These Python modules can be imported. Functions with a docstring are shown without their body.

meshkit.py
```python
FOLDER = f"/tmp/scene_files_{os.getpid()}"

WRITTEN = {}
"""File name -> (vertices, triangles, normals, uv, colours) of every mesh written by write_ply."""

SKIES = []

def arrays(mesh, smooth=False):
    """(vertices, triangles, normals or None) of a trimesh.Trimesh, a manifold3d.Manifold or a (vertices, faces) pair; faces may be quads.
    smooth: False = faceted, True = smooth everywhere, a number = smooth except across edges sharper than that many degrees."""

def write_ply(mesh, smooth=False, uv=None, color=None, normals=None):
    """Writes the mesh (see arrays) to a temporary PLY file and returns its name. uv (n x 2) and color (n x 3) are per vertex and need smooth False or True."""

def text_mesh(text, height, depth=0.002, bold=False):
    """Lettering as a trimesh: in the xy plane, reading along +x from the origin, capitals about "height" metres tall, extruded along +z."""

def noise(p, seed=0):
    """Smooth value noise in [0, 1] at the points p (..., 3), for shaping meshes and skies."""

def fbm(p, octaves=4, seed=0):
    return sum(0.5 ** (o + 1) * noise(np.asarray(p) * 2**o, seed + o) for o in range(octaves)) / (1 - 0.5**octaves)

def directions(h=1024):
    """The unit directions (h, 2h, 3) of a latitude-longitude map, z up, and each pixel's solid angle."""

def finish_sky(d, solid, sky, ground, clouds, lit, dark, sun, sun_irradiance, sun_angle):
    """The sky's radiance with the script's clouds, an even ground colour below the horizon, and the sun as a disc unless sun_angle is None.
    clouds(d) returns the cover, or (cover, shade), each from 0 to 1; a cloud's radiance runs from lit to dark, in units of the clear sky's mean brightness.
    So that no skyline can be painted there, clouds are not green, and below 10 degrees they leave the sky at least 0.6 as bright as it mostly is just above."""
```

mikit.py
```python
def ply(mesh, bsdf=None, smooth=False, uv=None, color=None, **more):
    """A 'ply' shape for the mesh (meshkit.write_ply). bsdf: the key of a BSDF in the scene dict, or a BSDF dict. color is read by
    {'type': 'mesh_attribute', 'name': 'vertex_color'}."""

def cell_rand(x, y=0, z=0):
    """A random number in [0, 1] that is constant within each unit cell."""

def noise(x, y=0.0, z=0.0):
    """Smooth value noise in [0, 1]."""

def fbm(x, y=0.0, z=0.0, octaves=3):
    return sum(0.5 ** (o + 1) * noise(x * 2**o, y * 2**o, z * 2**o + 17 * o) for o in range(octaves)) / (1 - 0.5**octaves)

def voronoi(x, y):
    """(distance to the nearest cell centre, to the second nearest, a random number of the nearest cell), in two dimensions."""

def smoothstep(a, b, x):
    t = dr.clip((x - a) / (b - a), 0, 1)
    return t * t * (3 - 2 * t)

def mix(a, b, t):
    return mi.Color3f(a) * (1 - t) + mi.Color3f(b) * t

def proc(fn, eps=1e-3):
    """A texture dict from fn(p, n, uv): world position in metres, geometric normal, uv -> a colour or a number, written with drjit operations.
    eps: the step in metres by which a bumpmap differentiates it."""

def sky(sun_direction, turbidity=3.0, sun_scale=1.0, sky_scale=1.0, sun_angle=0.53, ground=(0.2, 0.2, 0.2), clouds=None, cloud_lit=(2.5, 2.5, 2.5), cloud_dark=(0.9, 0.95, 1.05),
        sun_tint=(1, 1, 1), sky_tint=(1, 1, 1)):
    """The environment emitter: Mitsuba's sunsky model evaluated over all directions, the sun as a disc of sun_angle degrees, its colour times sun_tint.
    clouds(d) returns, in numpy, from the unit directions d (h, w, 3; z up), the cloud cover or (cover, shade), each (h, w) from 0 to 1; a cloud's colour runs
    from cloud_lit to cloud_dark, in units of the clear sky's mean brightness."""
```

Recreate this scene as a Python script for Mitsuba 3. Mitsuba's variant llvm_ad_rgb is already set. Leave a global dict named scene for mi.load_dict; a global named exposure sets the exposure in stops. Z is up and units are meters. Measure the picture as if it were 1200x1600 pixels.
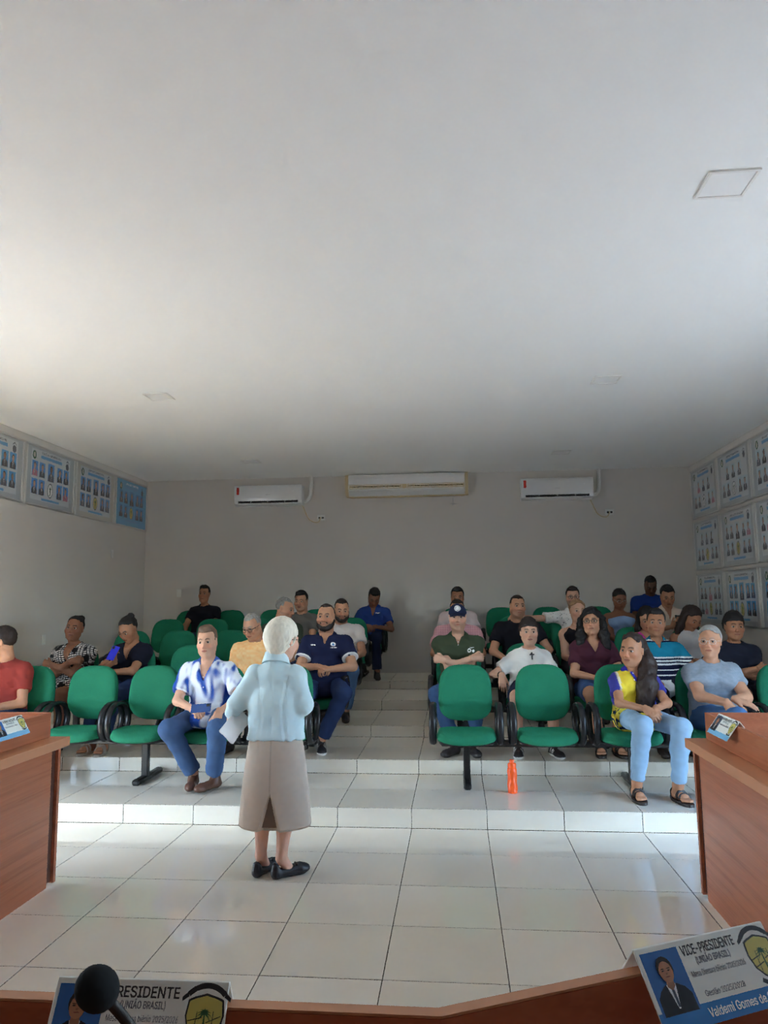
import math, random
import numpy as np, trimesh, mitsuba as mi, mikit, meshkit
import drjit as dr
from mikit import noise, fbm, smoothstep, mix, cell_rand
T4 = mi.ScalarTransform4f
scene, labels = {}, {}
random.seed(7); RNG = np.random.default_rng(7)

# ------------------------------------------------------------------ camera, light, exposure
def camera_axes(pitch, yaw, roll):
    cy, sy, cp, sp = math.cos(yaw), math.sin(yaw), math.cos(pitch), math.sin(pitch)
    f = np.array([-sy*cp, cy*cp, sp]); r = np.array([cy, sy, 0.0]); u = np.cross(r, f)
    c, s = math.cos(roll), math.sin(roll)
    return c*r+s*u, -s*r+c*u, f
_r, _u, _f = camera_axes(0.1255, 0.0947, -0.0107)
EYE = np.array([0.3428, -5.4265, 1.5678])
scene['camera'] = dict(type='perspective', fov=2*math.degrees(math.atan(600/1150.1)), fov_axis='x', near_clip=0.05, far_clip=200.0,
    to_world=T4().look_at(origin=EYE.tolist(), target=(EYE+_f).tolist(), up=_u.tolist()))
exposure = 6.25
scene['sky'] = mikit.sky(sun_direction=[-0.60, -0.28, 0.75], turbidity=3.0, sun_scale=0.2, sky_tint=(1.07, 1.0, 0.90), sky_scale=1.0, ground=(0.42, 0.405, 0.375))

# ------------------------------------------------------------------ colour and materials
def lin(c):
    c = np.asarray(c, float)/255.0
    return np.where(c <= 0.04045, c/12.92, ((c+0.055)/1.055)**2.4)
def rgb(*c): return {'type': 'rgb', 'value': [float(x) for x in lin(c)]}
def L3(*c): return mi.Color3f(*[float(x) for x in lin(c)])
def mat(key, color, rough=0.5, spec=0.5, metal=0.0, **more):
    col = color if isinstance(color, dict) else rgb(*color)
    scene[key] = dict(type='twosided', bsdf=dict(type='principled', base_color=col, roughness=rough, specular=spec, metallic=metal, **more))
    return key
VC = {'type': 'mesh_attribute', 'name': 'vertex_color'}
def paint(a, b, s, oct=3):
    a, b = L3(*a), L3(*b)
    return mikit.proc(lambda p, n, uv: mix(a, b, fbm(p.x*s, p.y*s, p.z*s, oct)))
mat('wall_paint', paint((210, 206, 199), (217, 213, 206), 1.3), 0.75, 0.3)
mat('ceiling_paint', paint((232, 233, 230), (236, 237, 234), 0.8), 0.9, 0.2)
mat('trim_paint', (226, 224, 218), 0.5)
TILES = [mat('tile_%d' % i, paint(a, b, 2.1), 0.07, 0.55) for i, (a, b) in enumerate([((218, 213, 200), (225, 220, 208)), ((221, 216, 203), (228, 223, 211)), ((215, 210, 196), (223, 218, 205))])]
mat('grout', (88, 80, 70), 0.9)
_w = [L3(164, 98, 68), L3(152, 88, 60), L3(172, 108, 76)]
def grain(p, n, uv, ax=1):
    along = (p.y if ax == 1 else p.x)
    a = fbm(along*1.3, (p.z+p.x*0.7*(ax == 1)+p.y*0.7*(ax == 0))*38, p.x*2, 4)
    b = fbm(along*6, p.z*170, p.x*60, 2)
    return mix(mix(_w[0], _w[1], smoothstep(0.42, 0.75, a)), _w[2], 0.35*smoothstep(0.4, 0.7, b))
mat('wood_front', mikit.proc(lambda p, n, uv: grain(p, n, uv, 1)), 0.32, 0.5)
mat('wood_cross', mikit.proc(lambda p, n, uv: grain(p, n, uv, 0)), 0.32, 0.5)
mat('wood_edge', (184, 128, 94), 0.4)
mat('wood_dark', paint((70, 40, 32), (84, 50, 40), 20), 0.4)
_g = [L3(26, 106, 78), L3(38, 126, 94)]
mat('green_fabric', mikit.proc(lambda p, n, uv: mix(_g[0], _g[1], noise(p.x*420, p.y*420, p.z*420)*0.8+0.4*fbm(p.x*9, p.y*9, p.z*9)-0.1)), 0.85, 0.25, sheen=0.3)
mat('black_plastic', (22, 23, 26), 0.33, 0.5)
mat('black_steel', (20, 22, 22), 0.4, 0.5)
mat('white_plastic', (226, 226, 222), 0.25, 0.5)
mat('white_gloss', (228, 228, 226), 0.12, 0.6, clearcoat=0.5)
mat('cream_plastic', (208, 190, 150), 0.4)
mat('vent_dark', (30, 30, 30), 0.6)
mat('aluminium', (206, 206, 204), 0.32, 0.5, 0.85)
mat('panel_white', (235, 235, 232), 0.35)
mat('red_print', (205, 60, 50), 0.5)
mat('black_print', (34, 36, 40), 0.5)
mat('grey_print', (92, 98, 108), 0.5)
mat('blue_print', (40, 118, 186), 0.45)
mat('sky_print', (120, 178, 214), 0.45)
mat('white_print', (236, 238, 238), 0.4)
mat('yellow_print', (200, 190, 104), 0.45); mat('band_print', (104, 162, 200), 0.45); mat('frame_white', (214, 214, 210), 0.35)
mat('green_print', (38, 88, 52), 0.5)
mat('printed', VC, 0.45, 0.4)
mat('poster_grey', (178, 185, 188), 0.35); mat('poster_inner', (204, 210, 213), 0.35); mat('assumed_dark_panelling', paint((96, 66, 50), (84, 56, 42), 6), 0.6)
mat('poster_ivory', (196, 195, 186), 0.35)
mat('poster_blue', (96, 168, 204), 0.35)
mat('card_white', (226, 230, 226), 0.4)
mat('paper', (240, 240, 240), 0.8)
mat('foam', (30, 33, 35), 0.95, 0.2)
mat('orange_plastic', (244, 92, 34), 0.28, 0.5)
scene['pane_glass'] = dict(type='thindielectric', int_ior=1.5)

# ------------------------------------------------------------------ entries
def numbered(key):
    if key not in used: used.add(key); return key
    n = 1
    while '%s_%03d' % (key, n) in used: n += 1
    used.add('%s_%03d' % (key, n)); return '%s_%03d' % (key, n)
used = set()
def thing(name, label, cat, group=None):
    k = numbered(name); labels[k] = {'label': label, 'category': cat}
    if group: labels[k]['group'] = group
    return k
def struct(name, label=None):
    k = numbered(name); labels[k] = {'kind': 'structure'}
    if label: labels[k]['label'] = label
    return k
def put(parent, name, shape, label=None, to_world=None):
    k = numbered(parent + '__' + name) if name else parent
    scene[k] = dict(shape) if to_world is None else {**shape, 'to_world': to_world}
    if label: labels.setdefault(k, {})['label'] = label
    return k
cat = trimesh.util.concatenate

# ------------------------------------------------------------------ mesh makers
def box(x0, x1, y0, y1, z0, z1):
    return trimesh.creation.box(extents=(x1-x0, y1-y0, z1-z0), transform=trimesh.transformations.translation_matrix(((x0+x1)/2, (y0+y1)/2, (z0+z1)/2)))
def bevel_box(x0, x1, y0, y1, z0, z1, b=0.003):
    c = np.array([(x0+x1)/2, (y0+y1)/2, (z0+z1)/2]); h = np.array([x1-x0, y1-y0, z1-z0])/2; b = min(b, h.min()*0.9)
    pts = []
    for s in np.array([[i, j, k] for i in (-1, 1) for j in (-1, 1) for k in (-1, 1)]):
        for a in range(3):
            q = s*h; q = q - s*b*(np.arange(3) != a); pts.append(c+q)
    return trimesh.convex.convex_hull(np.array(pts))
def grid_faces(n, m, wrap_u=True, wrap_v=False):
    i, j = np.meshgrid(np.arange(n if wrap_v else n-1), np.arange(m if wrap_u else m-1), indexing='ij')
    a = i*m+j; b = i*m+(j+1) % m; c = ((i+1) % n)*m+(j+1) % m; d = ((i+1) % n)*m+j
    q = np.stack([a, b, c, d], -1).reshape(-1, 4)
    return np.vstack([q[:, [0, 1, 2]], q[:, [0, 2, 3]]])
def loft(rings, cap=True):
    """rings (n, m, 3): closed loops, counter-clockwise seen from the end."""
    r = np.asarray(rings, float); n, m = r.shape[:2]
    v = r.reshape(-1, 3); f = grid_faces(n, m)
    if cap:
        v = np.vstack([v, r[0].mean(0), r[-1].mean(0)]); k = np.arange(m); k2 = (k+1) % m
        f = np.vstack([f, np.stack([k2, k, k*0+n*m], 1), np.stack([(n-1)*m+k, (n-1)*m+k2, k*0+n*m+1], 1)])
    mesh = trimesh.Trimesh(v, f, process=False)
    return mesh
def tube(path, rad, sides=10, closed=False, flat=(1, 1), ref=None):
    p = np.asarray(path, float); n = len(p)
    t = (np.roll(p, -1, 0)-np.roll(p, 1, 0)) if closed else np.gradient(p, axis=0)
    t /= np.linalg.norm(t, axis=1, keepdims=True)+1e-12
    ref = np.array([0.13, 0.31, 0.94]) if ref is None else np.asarray(ref, float)
    a = np.cross(t, ref); a /= np.linalg.norm(a, axis=1, keepdims=True)+1e-9
    b = np.cross(t, a); th = np.arange(sides)*2*math.pi/sides
    R = np.broadcast_to(rad, (n,))[:, None, None]
    rings = p[:, None]+R*(np.cos(th)[None, :, None]*a[:, None]*flat[0]+np.sin(th)[None, :, None]*b[:, None]*flat[1])
    if closed:
        return trimesh.Trimesh(rings.reshape(-1, 3), grid_faces(n, sides, True, True), process=False)
    return loft(rings)
def smooth_path(pts, n=40, closed=False):
    from scipy.interpolate import CubicSpline
    p = np.asarray(pts, float)
    if closed: p = np.vstack([p, p[:1]])
    s = np.r_[0, np.cumsum(np.linalg.norm(np.diff(p, axis=0), axis=1))]
    c = CubicSpline(s, p, bc_type='periodic' if closed else 'natural')
    return c(np.linspace(0, s[-1], n+1)[:-1] if closed else np.linspace(0, s[-1], n))
def lathe(profile, sections=32):
    return trimesh.creation.revolve(np.asarray(profile, float), sections=sections)
def moved(m, x=0, y=0, z=0, rz=0, rx=0, ry=0):
    m = m.copy(); R = trimesh.transformations.euler_matrix(rx, ry, rz, 'sxyz'); R[:3, 3] = (x, y, z); m.apply_transform(R); return m
def fix(m):
    if m.volume < 0: m.invert()
    return m
def flat_polygon(pts, depth=0.0006):
    from shapely.geometry import Polygon
    return trimesh.creation.extrude_polygon(Polygon(pts), depth, engine='earcut')
def ellipse(cx, cy, a, b, n=20, t0=0, t1=2*math.pi):
    t = np.linspace(t0, t1, n, endpoint=(t1-t0) < 6.28)
    return np.stack([cx+a*np.cos(t), cy+b*np.sin(t)], 1)
# ------------------------------------------------------------------ the setting
T = 0.53
LEV = [0.0, 0.1353, 0.2536, 0.3653, 0.4779, 0.5839]
YR = [0.0, 1.06, 2.139, 3.227, 4.316]
XL, XR, YB, YF, ZC = -4.385, 3.765, 5.47, -7.4, 3.51
def ply(m, b, s=False, **k): return mikit.ply(m, b, smooth=s, **k)
W = 0.2
def wall_with_holes(axis, at, out, u0, u1, holes, zt=ZC):
    """A wall slab along y (axis 0) or x (axis 1) with rectangular openings (u0, u1, z0, z1)."""
    from shapely.geometry import box as sbox
    from shapely.ops import unary_union
    s = sbox(u0, 0-0.3, u1, zt+0.1)
    if holes: s = s.difference(unary_union([sbox(a, c, b, d) for a, b, c, d in holes]))
    m = trimesh.creation.extrude_polygon(s, W, engine='earcut')
    v = m.vertices.copy(); lo = at if out > 0 else at-W
    m.vertices = np.stack([lo+v[:, 2], v[:, 0], v[:, 1]], 1) if axis == 0 else np.stack([v[:, 0], lo+v[:, 2], v[:, 1]], 1)
    return fix(m)
DOORS = dict(right=(-3.3, -0.6, 0.0, 2.35), left=(-2.9, -0.75, 0.0, 2.35))
FRONT = []
put(struct('wall_left'), None, ply(wall_with_holes(0, XL, -1, YF-W, YB+W, [DOORS['left']]), 'wall_paint'))
put(struct('wall_right'), None, ply(wall_with_holes(0, XR, 1, YF-W, YB+W, [DOORS['right']]), 'wall_paint'))
put(struct('wall_back'), None, ply(wall_with_holes(1, YB, 1, XL-W, XR+W, []), 'wall_paint'))
put(struct('wall_front'), None, ply(wall_with_holes(1, YF, -1, XL-W, XR+W, FRONT), 'assumed_dark_panelling'))  # unseen wall; its dark panelling is invented to cut bounced light
put(struct('ceiling'), None, ply(box(XL-W, XR+W, YF-W, YB+W, ZC, ZC+0.2), 'ceiling_paint'))
for nm, x0, x1 in (('trim_1', XL, XL+0.012), ('trim_2', XR-0.012, XR)):
    put(struct(nm), None, ply(bevel_box(x0, x1, YF+0.01, YB-0.005, ZC-0.085, ZC-0.012), 'trim_paint'))
# door and window frames of the openings that let the daylight in
def frame_ring(axis, at, u0, u1, z0, z1, w=0.05, d=0.06, sill=True):
    bars = [(u0, u0+w, z0, z1), (u1-w, u1, z0, z1), (u0+w, u1-w, z1-w, z1)] + ([(u0+w, u1-w, z0, z0+w)] if sill else []) + [((u0+u1)/2-w/2, (u0+u1)/2+w/2, z0+(w if sill else 0), z1-w)]
    return [bevel_box(at, at+d, a, b, c, e) if axis == 0 else bevel_box(a, b, at, at+d, c, e) for a, b, c, e in bars]
for n, (axis, at, o, sill) in enumerate([(0, XR+0.07, DOORS['right'], False), (0, XL-0.13, DOORS['left'], False)]):
    k = struct('door_%d' % (n+1))
    for m in frame_ring(axis, at, *o, sill=sill): put(k, 'frame_bar', ply(m, 'aluminium'))
for n, o in enumerate(FRONT):
    k = struct('window_%d' % (n+1))
    for m in frame_ring(1, YF-0.13, *o): put(k, 'frame_bar', ply(m, 'aluminium'))
    a, b, c, d = o
    put(k, 'pane', ply(trimesh.Trimesh([[a, YF-0.1, c], [b, YF-0.1, c], [b, YF-0.1, d], [a, YF-0.1, d]], [[0, 1, 2], [0, 2, 3]], process=False), 'pane_glass'))

# floor and the five tiled steps
G = 0.005
def tile_mesh(wx, wy, h=0.012, b=0.0010):
    return bevel_box(-wx/2+G/2, wx/2-G/2, -wy/2+G/2, wy/2-G/2, -h, 0, b)
COLS = [(max(i*T, XL), min((i+1)*T, XR)) for i in range(-9, 8)]
COLS = [(a, b) for a, b in COLS if b-a > 0.03]
tile_cache = {}
def tile(parent, x0, x1, a0, a1, at, upright=False, name='tile'):
    wx, wy = round(x1-x0, 4), round(a1-a0, 4)
    v = RNG.integers(3); k = (wx, wy, v)
    if k not in tile_cache: tile_cache[k] = ply(tile_mesh(wx, wy), TILES[v])
    X, A = (x0+x1)/2, (a0+a1)/2; j = RNG.normal(0, 0.0004)
    M = T4().translate([X, at+j, A]).rotate([1, 0, 0], 90) if upright else T4().translate([X, A, at+j])
    put(parent, name, tile_cache[k], to_world=M)
fl = struct('floor', 'glossy cream tiled floor')
put(fl, None, ply(box(XL, XR, YF, 0.02, -0.25, -0.0014), 'grout'))
for r in range(-9, 0):
    for a, b in COLS: tile(fl, a, b, r*T, (r+1)*T, 0.0)
put(fl, 'border_tile', ply(tile_mesh(XR-XL, -9*T-YF), TILES[0]), to_world=T4().translate([(XL+XR)/2, (-9*T+YF)/2, 0]))
for k in range(5):
    y0, y1 = YR[k], (YR[k+1] if k < 4 else YB); z0, z1 = LEV[k], LEV[k+1]
    st = struct('step', ['first', 'second', 'third', 'fourth', 'top'][k]+' tiled step of the seating platform')
    put(st, None, ply(box(XL, XR, y0+0.0016, y1+(0.02 if k < 4 else 0), -0.2, z1-0.0014), 'grout'))
    for a, b in COLS:
        tile(st, a, b, z0, z1, y0, True, 'riser_tile')
        n = 2; s = (y1-y0)/n
        for r in range(n): tile(st, a, b, y0+r*s+(0.0 if r else 0.0005), y0+(r+1)*s, z1)
# ------------------------------------------------------------------ desks
def desk_side(s, xf, y1, y0, label):
    """A side desk of the chamber, front face at x = xf facing the middle; s = -1 left, 1 right."""
    d = thing('chamber_desk', label, 'desk')
    f = lambda a, b: (min(xf+s*a, xf+s*b), max(xf+s*a, xf+s*b))
    put(d, 'front_panel', ply(bevel_box(*f(0.0, 0.022), y0, y1-0.085, 0.004, 0.758), 'wood_front'))
    put(d, 'recess_strip', ply(bevel_box(*f(0.012, 0.03), y1-0.084, y1-0.026, 0.02, 0.758), 'wood_dark'), 'dark brown recessed strip')
    put(d, 'end_panel', ply(bevel_box(*f(-0.006, 0.66), y1-0.025, y1, 0.012, 0.758), 'wood_cross'))
    put(d, 'worktop', ply(bevel_box(*f(-0.03, 0.68), y0, y1+0.055, 0.76, 0.812), 'wood_edge'), 'lighter worktop edge')
    put(d, 'parapet', ply(bevel_box(*f(0.075, 0.097), y0, y1+0.02, 0.813, 0.957), 'wood_front'))
    put(d, 'end_parapet', ply(bevel_box(*f(0.098, 0.66), y1-0.002, y1+0.02, 0.813, 0.957), 'wood_cross'))
    for a in (0.05, 0.6):
        put(d, 'levelling_foot', ply(lathe([(0, 0), (0.02, 0), (0.022, 0.004), (0.012, 0.012), (0.012, 0.021), (0, 0.021)], 16), 'white_plastic'), to_world=T4().translate([xf+s*a, y1-0.05, 0.0]))
    put(d, 'levelling_foot', ply(lathe([(0, 0), (0.02, 0), (0.022, 0.004), (0.012, 0.012), (0.012, 0.021), (0, 0.021)], 16), 'white_plastic'), to_world=T4().translate([xf+s*0.03, y0+0.2, 0.0]))
    return d
desk_side(-1, -1.985, -1.17, -4.2, 'long reddish wood desk with raised parapet at the left edge')
desk_side(1, 1.63, -1.1, -3.55, 'long reddish wood desk with raised parapet at the right edge')
# president's table in the foreground, seen from behind
pd = thing('presiding_table', 'dark reddish wood parapet of the presiding table along the bottom of the picture', 'desk')
def slab(p, q, t, z0, z1, m, name, label=None):
    p, q = np.array(p), np.array(q); d = (q-p)/np.linalg.norm(q-p); n = np.array([-d[1], d[0]])*t
    from shapely.geometry import Polygon
    me = trimesh.creation.extrude_polygon(Polygon([p, q, q+n, p+n]), z1-z0, engine='earcut'); me.apply_translation((0, 0, z0))
    return put(pd, name, ply(me, m), label)
A0, A1, A2 = (-2.3, -4.385), (0.312, -4.385), (1.56, -3.801)
slab(A0, A1, 0.02, 0.1, 1.028, 'wood_cross', 'parapet'); slab(A0, A1, 0.021, 1.0285, 1.032, 'wood_edge', 'edge_band', 'lighter edge band')
slab(A1, A2, 0.02, 0.1, 1.028, 'wood_cross', 'parapet'); slab(A1, A2, 0.021, 1.0285, 1.032, 'wood_edge', 'edge_band', 'lighter edge band')
from shapely.geometry import Polygon
top = trimesh.creation.extrude_polygon(Polygon([(-2.3, -4.39), (0.31, -4.39), (1.54, -3.82), (1.8, -4.3), (0.42, -4.98), (-2.3, -4.98)]), 0.028, engine='earcut'); top.apply_translation((0, 0, 0.80))
put(pd, 'worktop', ply(top, 'wood_front'))
put(pd, 'corner_block', ply(bevel_box(0.288, 0.314, -4.415, -4.387, 0.829, 1.008), 'wood_edge'), 'small pale corner block')
for x in (-2.2, -0.5): put(pd, 'side_panel', ply(bevel_box(x, x+0.025, -4.95, -4.4, 0.0, 0.799), 'wood_cross'))
put(pd, 'side_panel', ply(moved(bevel_box(0, 0.025, -0.55, -0.03, 0.0, 0.799), 1.1, -4.02, 0, rz=0.45), 'wood_cross'))

# ------------------------------------------------------------------ name cards
def portrait_mesh(w, h, seed, bg=(58, 108, 170), suit=(28, 30, 38), skin=(170, 120, 92), hair=(36, 28, 26), tie=(60, 70, 90), n=18):
    """A small printed bust, flat, layered like ink: origin lower left."""
    r = np.random.default_rng(seed); L = []
    def lay(poly, col, k):
        m = flat_polygon(poly, 0.0002); m.apply_translation((0, 0, k*0.0002)); L.append((m, lin(col)))
    lay([(0, 0), (w, 0), (w, h), (0, h)], bg, 0)
    cx = w*(0.5+r.uniform(-.03, .03)); hy = h*0.66; hw, hh = w*0.185, h*0.175
    sh = [(w*0.06, 0), (w*0.94, 0), (w*0.93, h*0.27), (w*0.82, h*0.38), (cx+w*.14, h*0.46), (cx-w*.14, h*0.46), (w*0.18, h*0.38), (w*0.07, h*0.27)]
    lay(sh, suit, 1)
    lay([(cx-w*.12, h*.46), (cx+w*.12, h*.46), (cx+w*.02, h*.08), (cx-w*.02, h*.08)], (222, 222, 226), 2)
    lay([(cx-w*.035, h*.41), (cx+w*.035, h*.41), (cx+w*.03, h*.1), (cx-w*.02, h*.1)], tie, 3)
    lay([(cx-w*.1, h*.42), (cx, h*.36), (cx+w*.1, h*.42), (cx+w*.09, h*.58), (cx-w*.09, h*.58)], tuple(0.88*np.array(skin)), 4)
    lay(ellipse(cx, hy+h*.045, hw*1.12, hh*1.12, n), hair, 5)
    lay(ellipse(cx, hy-h*.01, hw*.95, hh*.98, n), skin, 6)
    if n > 12:
        for s in (-1, 1):
            lay(ellipse(cx+s*hw*.42, hy+h*.012, hw*.2, hh*.07, 8), (50, 36, 32), 7)
            lay(ellipse(cx+s*hw*.42, hy+h*.042, hw*.27, hh*.05, 8), (60, 44, 38), 7)
        lay(ellipse(cx, hy-h*.085, hw*.36, hh*.06, 10), (128, 76, 66), 7)
        lay(ellipse(cx, hy-h*.038, hw*.15, hh*.09, 8), tuple(0.8*np.array(skin)), 7)
    return cat([m for m, _ in L]), np.vstack([np.tile(c, (len(m.vertices), 1)) for m, c in L])
def crest(s, key, M):
    """The municipal arms, height s, origin at its middle, drawn as separate flat pieces."""
    sub = key
    sh = [(-.30, .27), (-.2, .31), (0, .36), (.2, .31), (.30, .27), (.33, .05), (.27, -.16), (.14, -.3), (0, -.38), (-.14, -.3), (-.27, -.16), (-.33, .05)]
    P = lambda pts, d=0.0003, z=0: moved(flat_polygon(np.array(pts)*s, d), z=z)
    def arc(r0, r1, t0, t1, cy):
        t = np.linspace(t0, t1, 14); return np.vstack([np.stack([r0*np.cos(t), cy+r0*np.sin(t)], 1), np.stack([r1*np.cos(t[::-1]), cy+r1*np.sin(t[::-1])], 1)])
    put(sub, 'crest_outline', ply(P(np.array(sh)*1.1), 'black_print'), to_world=M)
    put(sub, 'crest_shield', ply(P(sh, z=0.0003), 'yellow_print'), to_world=M)
    pal = [P([(-.018, -.22), (.018, -.22), (.012, .1), (-.012, .1)], z=.0006)]
    for a in np.linspace(-0.6, math.pi+0.6, 9):
        t = np.linspace(0, 1, 5); c = np.stack([.15*t*np.cos(a), .1+.13*t*np.sin(a)-.07*t*t], 1); nrm = np.array([-math.sin(a), math.cos(a)])*.022
        pal.append(P(np.vstack([c+nrm*(1-t)[:, None], (c-nrm*(1-t)[:, None])[::-1]]), z=.0006))
    put(sub, 'crest_palm', ply(cat(pal), 'green_print'), to_world=M)
    ln = [P([(a, b-.008), (c, d-.008), (c, d+.008), (a, b+.008)], z=.0006) for a, b, c, d in ((-.3, -.03, -.04, .03), (.04, -.05, .3, .05), (-.26, -.16, -.03, -.1), (.03, -.14, .25, -.08))]
    ln += [P([(a-.006, b), (a+.006, b), (c+.006, d), (c-.006, d)], z=.0006) for a, b, c, d in ((-.17, -.26, -.14, .12), (.15, -.26, .16, .12))]
    put(sub, 'crest_lines', ply(cat(ln), 'black_print'), to_world=M)
    put(sub, 'crest_ribbon', ply(cat([P(arc(.45, .54, .80, math.pi-.80, .02)), P([(-.45, .27), (-.33, .34), (-.36, .41), (-.46, .33)]), P([(.45, .27), (.33, .34), (.36, .41), (.46, .33)])]), 'black_print'), to_world=M)
    put(sub, 'crest_ribbon', ply(P(arc(.42, .5, -math.pi+.95, -.95, -.01)), 'black_print'), to_world=M)
def text(parent, s, h, M, m, bold=False, name='lettering', center=False, width=None):
    t = meshkit.text_mesh(s, h, 0.0004, bold)
    if width: t.apply_scale([width/(t.bounds[1, 0]-t.bounds[0, 0]), 1, 1])
    if center: t.apply_translation((-(t.bounds[0, 0]+t.bounds[1, 0])/2, 0, 0))
    put(parent, name, ply(t, m), to_world=M)
def name_card(label, title, party, lines, person_name, origin, xdir, updir, w, h, seed, blue='blue_print', full=True, bg=(52, 104, 170)):
    """A folded tent card; origin = lower left corner of its printed side."""
    k = thing('name_card', label, 'name card')
    x = np.array(xdir, float); x /= np.linalg.norm(x); u = np.array(updir, float); u /= np.linalg.norm(u); n = np.cross(x, u)
    M0 = np.eye(4); M0[:3, 0], M0[:3, 1], M0[:3, 2], M0[:3, 3] = x, u, n, origin
    M = lambda a=0, b=0, c=0.0: T4(M0) @ T4().translate([a, b, c])
    put(k, 'front_leaf', ply(bevel_box(0, w, 0, h, -0.003, 0, 0.001), 'card_white'), to_world=M())
    # the far leaf folds down behind the ridge
    ridge = np.array(origin)+u*h-n*0.0015; back = u*1.0; back = back-2*np.dot(back, [0, 0, 1])*np.array([0, 0, 1.0])
    flatn = np.array([n[0], n[1], 0]); flatn /= np.linalg.norm(flatn)
    dn = np.array([0, 0, -1.0])*abs(u[2])-flatn*math.sqrt(max(0, 1-u[2]**2))
    B = np.eye(4); B[:3, 0], B[:3, 1] = x, -dn; B[:3, 2] = np.cross(x, -dn); B[:3, 3] = ridge+dn*h*0.8
    put(k, 'back_leaf', ply(bevel_box(0, w, 0, h*0.8, -0.0015, 0.0015, 0.0007), 'card_white'), to_world=T4(B))
    e = 0.0002
    put(k, 'name_band', ply(box(0, w, 0, 0.24*h, 0, e), blue), to_world=M())
    ph = put(k, 'photo', None or ply(*[portrait_mesh(w*0.27, h*0.74, seed, bg=bg, n=18 if full else 10)[0], 'printed'], color=portrait_mesh(w*0.27, h*0.74, seed, bg=bg, n=18 if full else 10)[1]), to_world=M(w*0.025, h*0.19, e))
    text(k, title, h*0.12, M(w*0.315, h*0.80, e), 'black_print', True, width=w*0.405)
    text(k, party, h*0.08, M(w*0.525, h*0.68, e), 'grey_print', True, center=True, width=w*0.26)
    for s, y, ww, x0 in lines: text(k, s, h*0.07, M(w*x0, h*y, e), 'grey_print', width=w*ww)
    if person_name: text(k, person_name, h*0.10, M(w*0.33, h*0.075, 2*e), 'white_print', True, width=w*0.62)
    crest(h*0.70, k, M(w*0.882, h*0.59, e))
    return k
LN = [('Mesa Diretora biênio 2025/2026', .54, .41, .325), ('Gestão 2025/2028', .30, .30, .36)]
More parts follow.
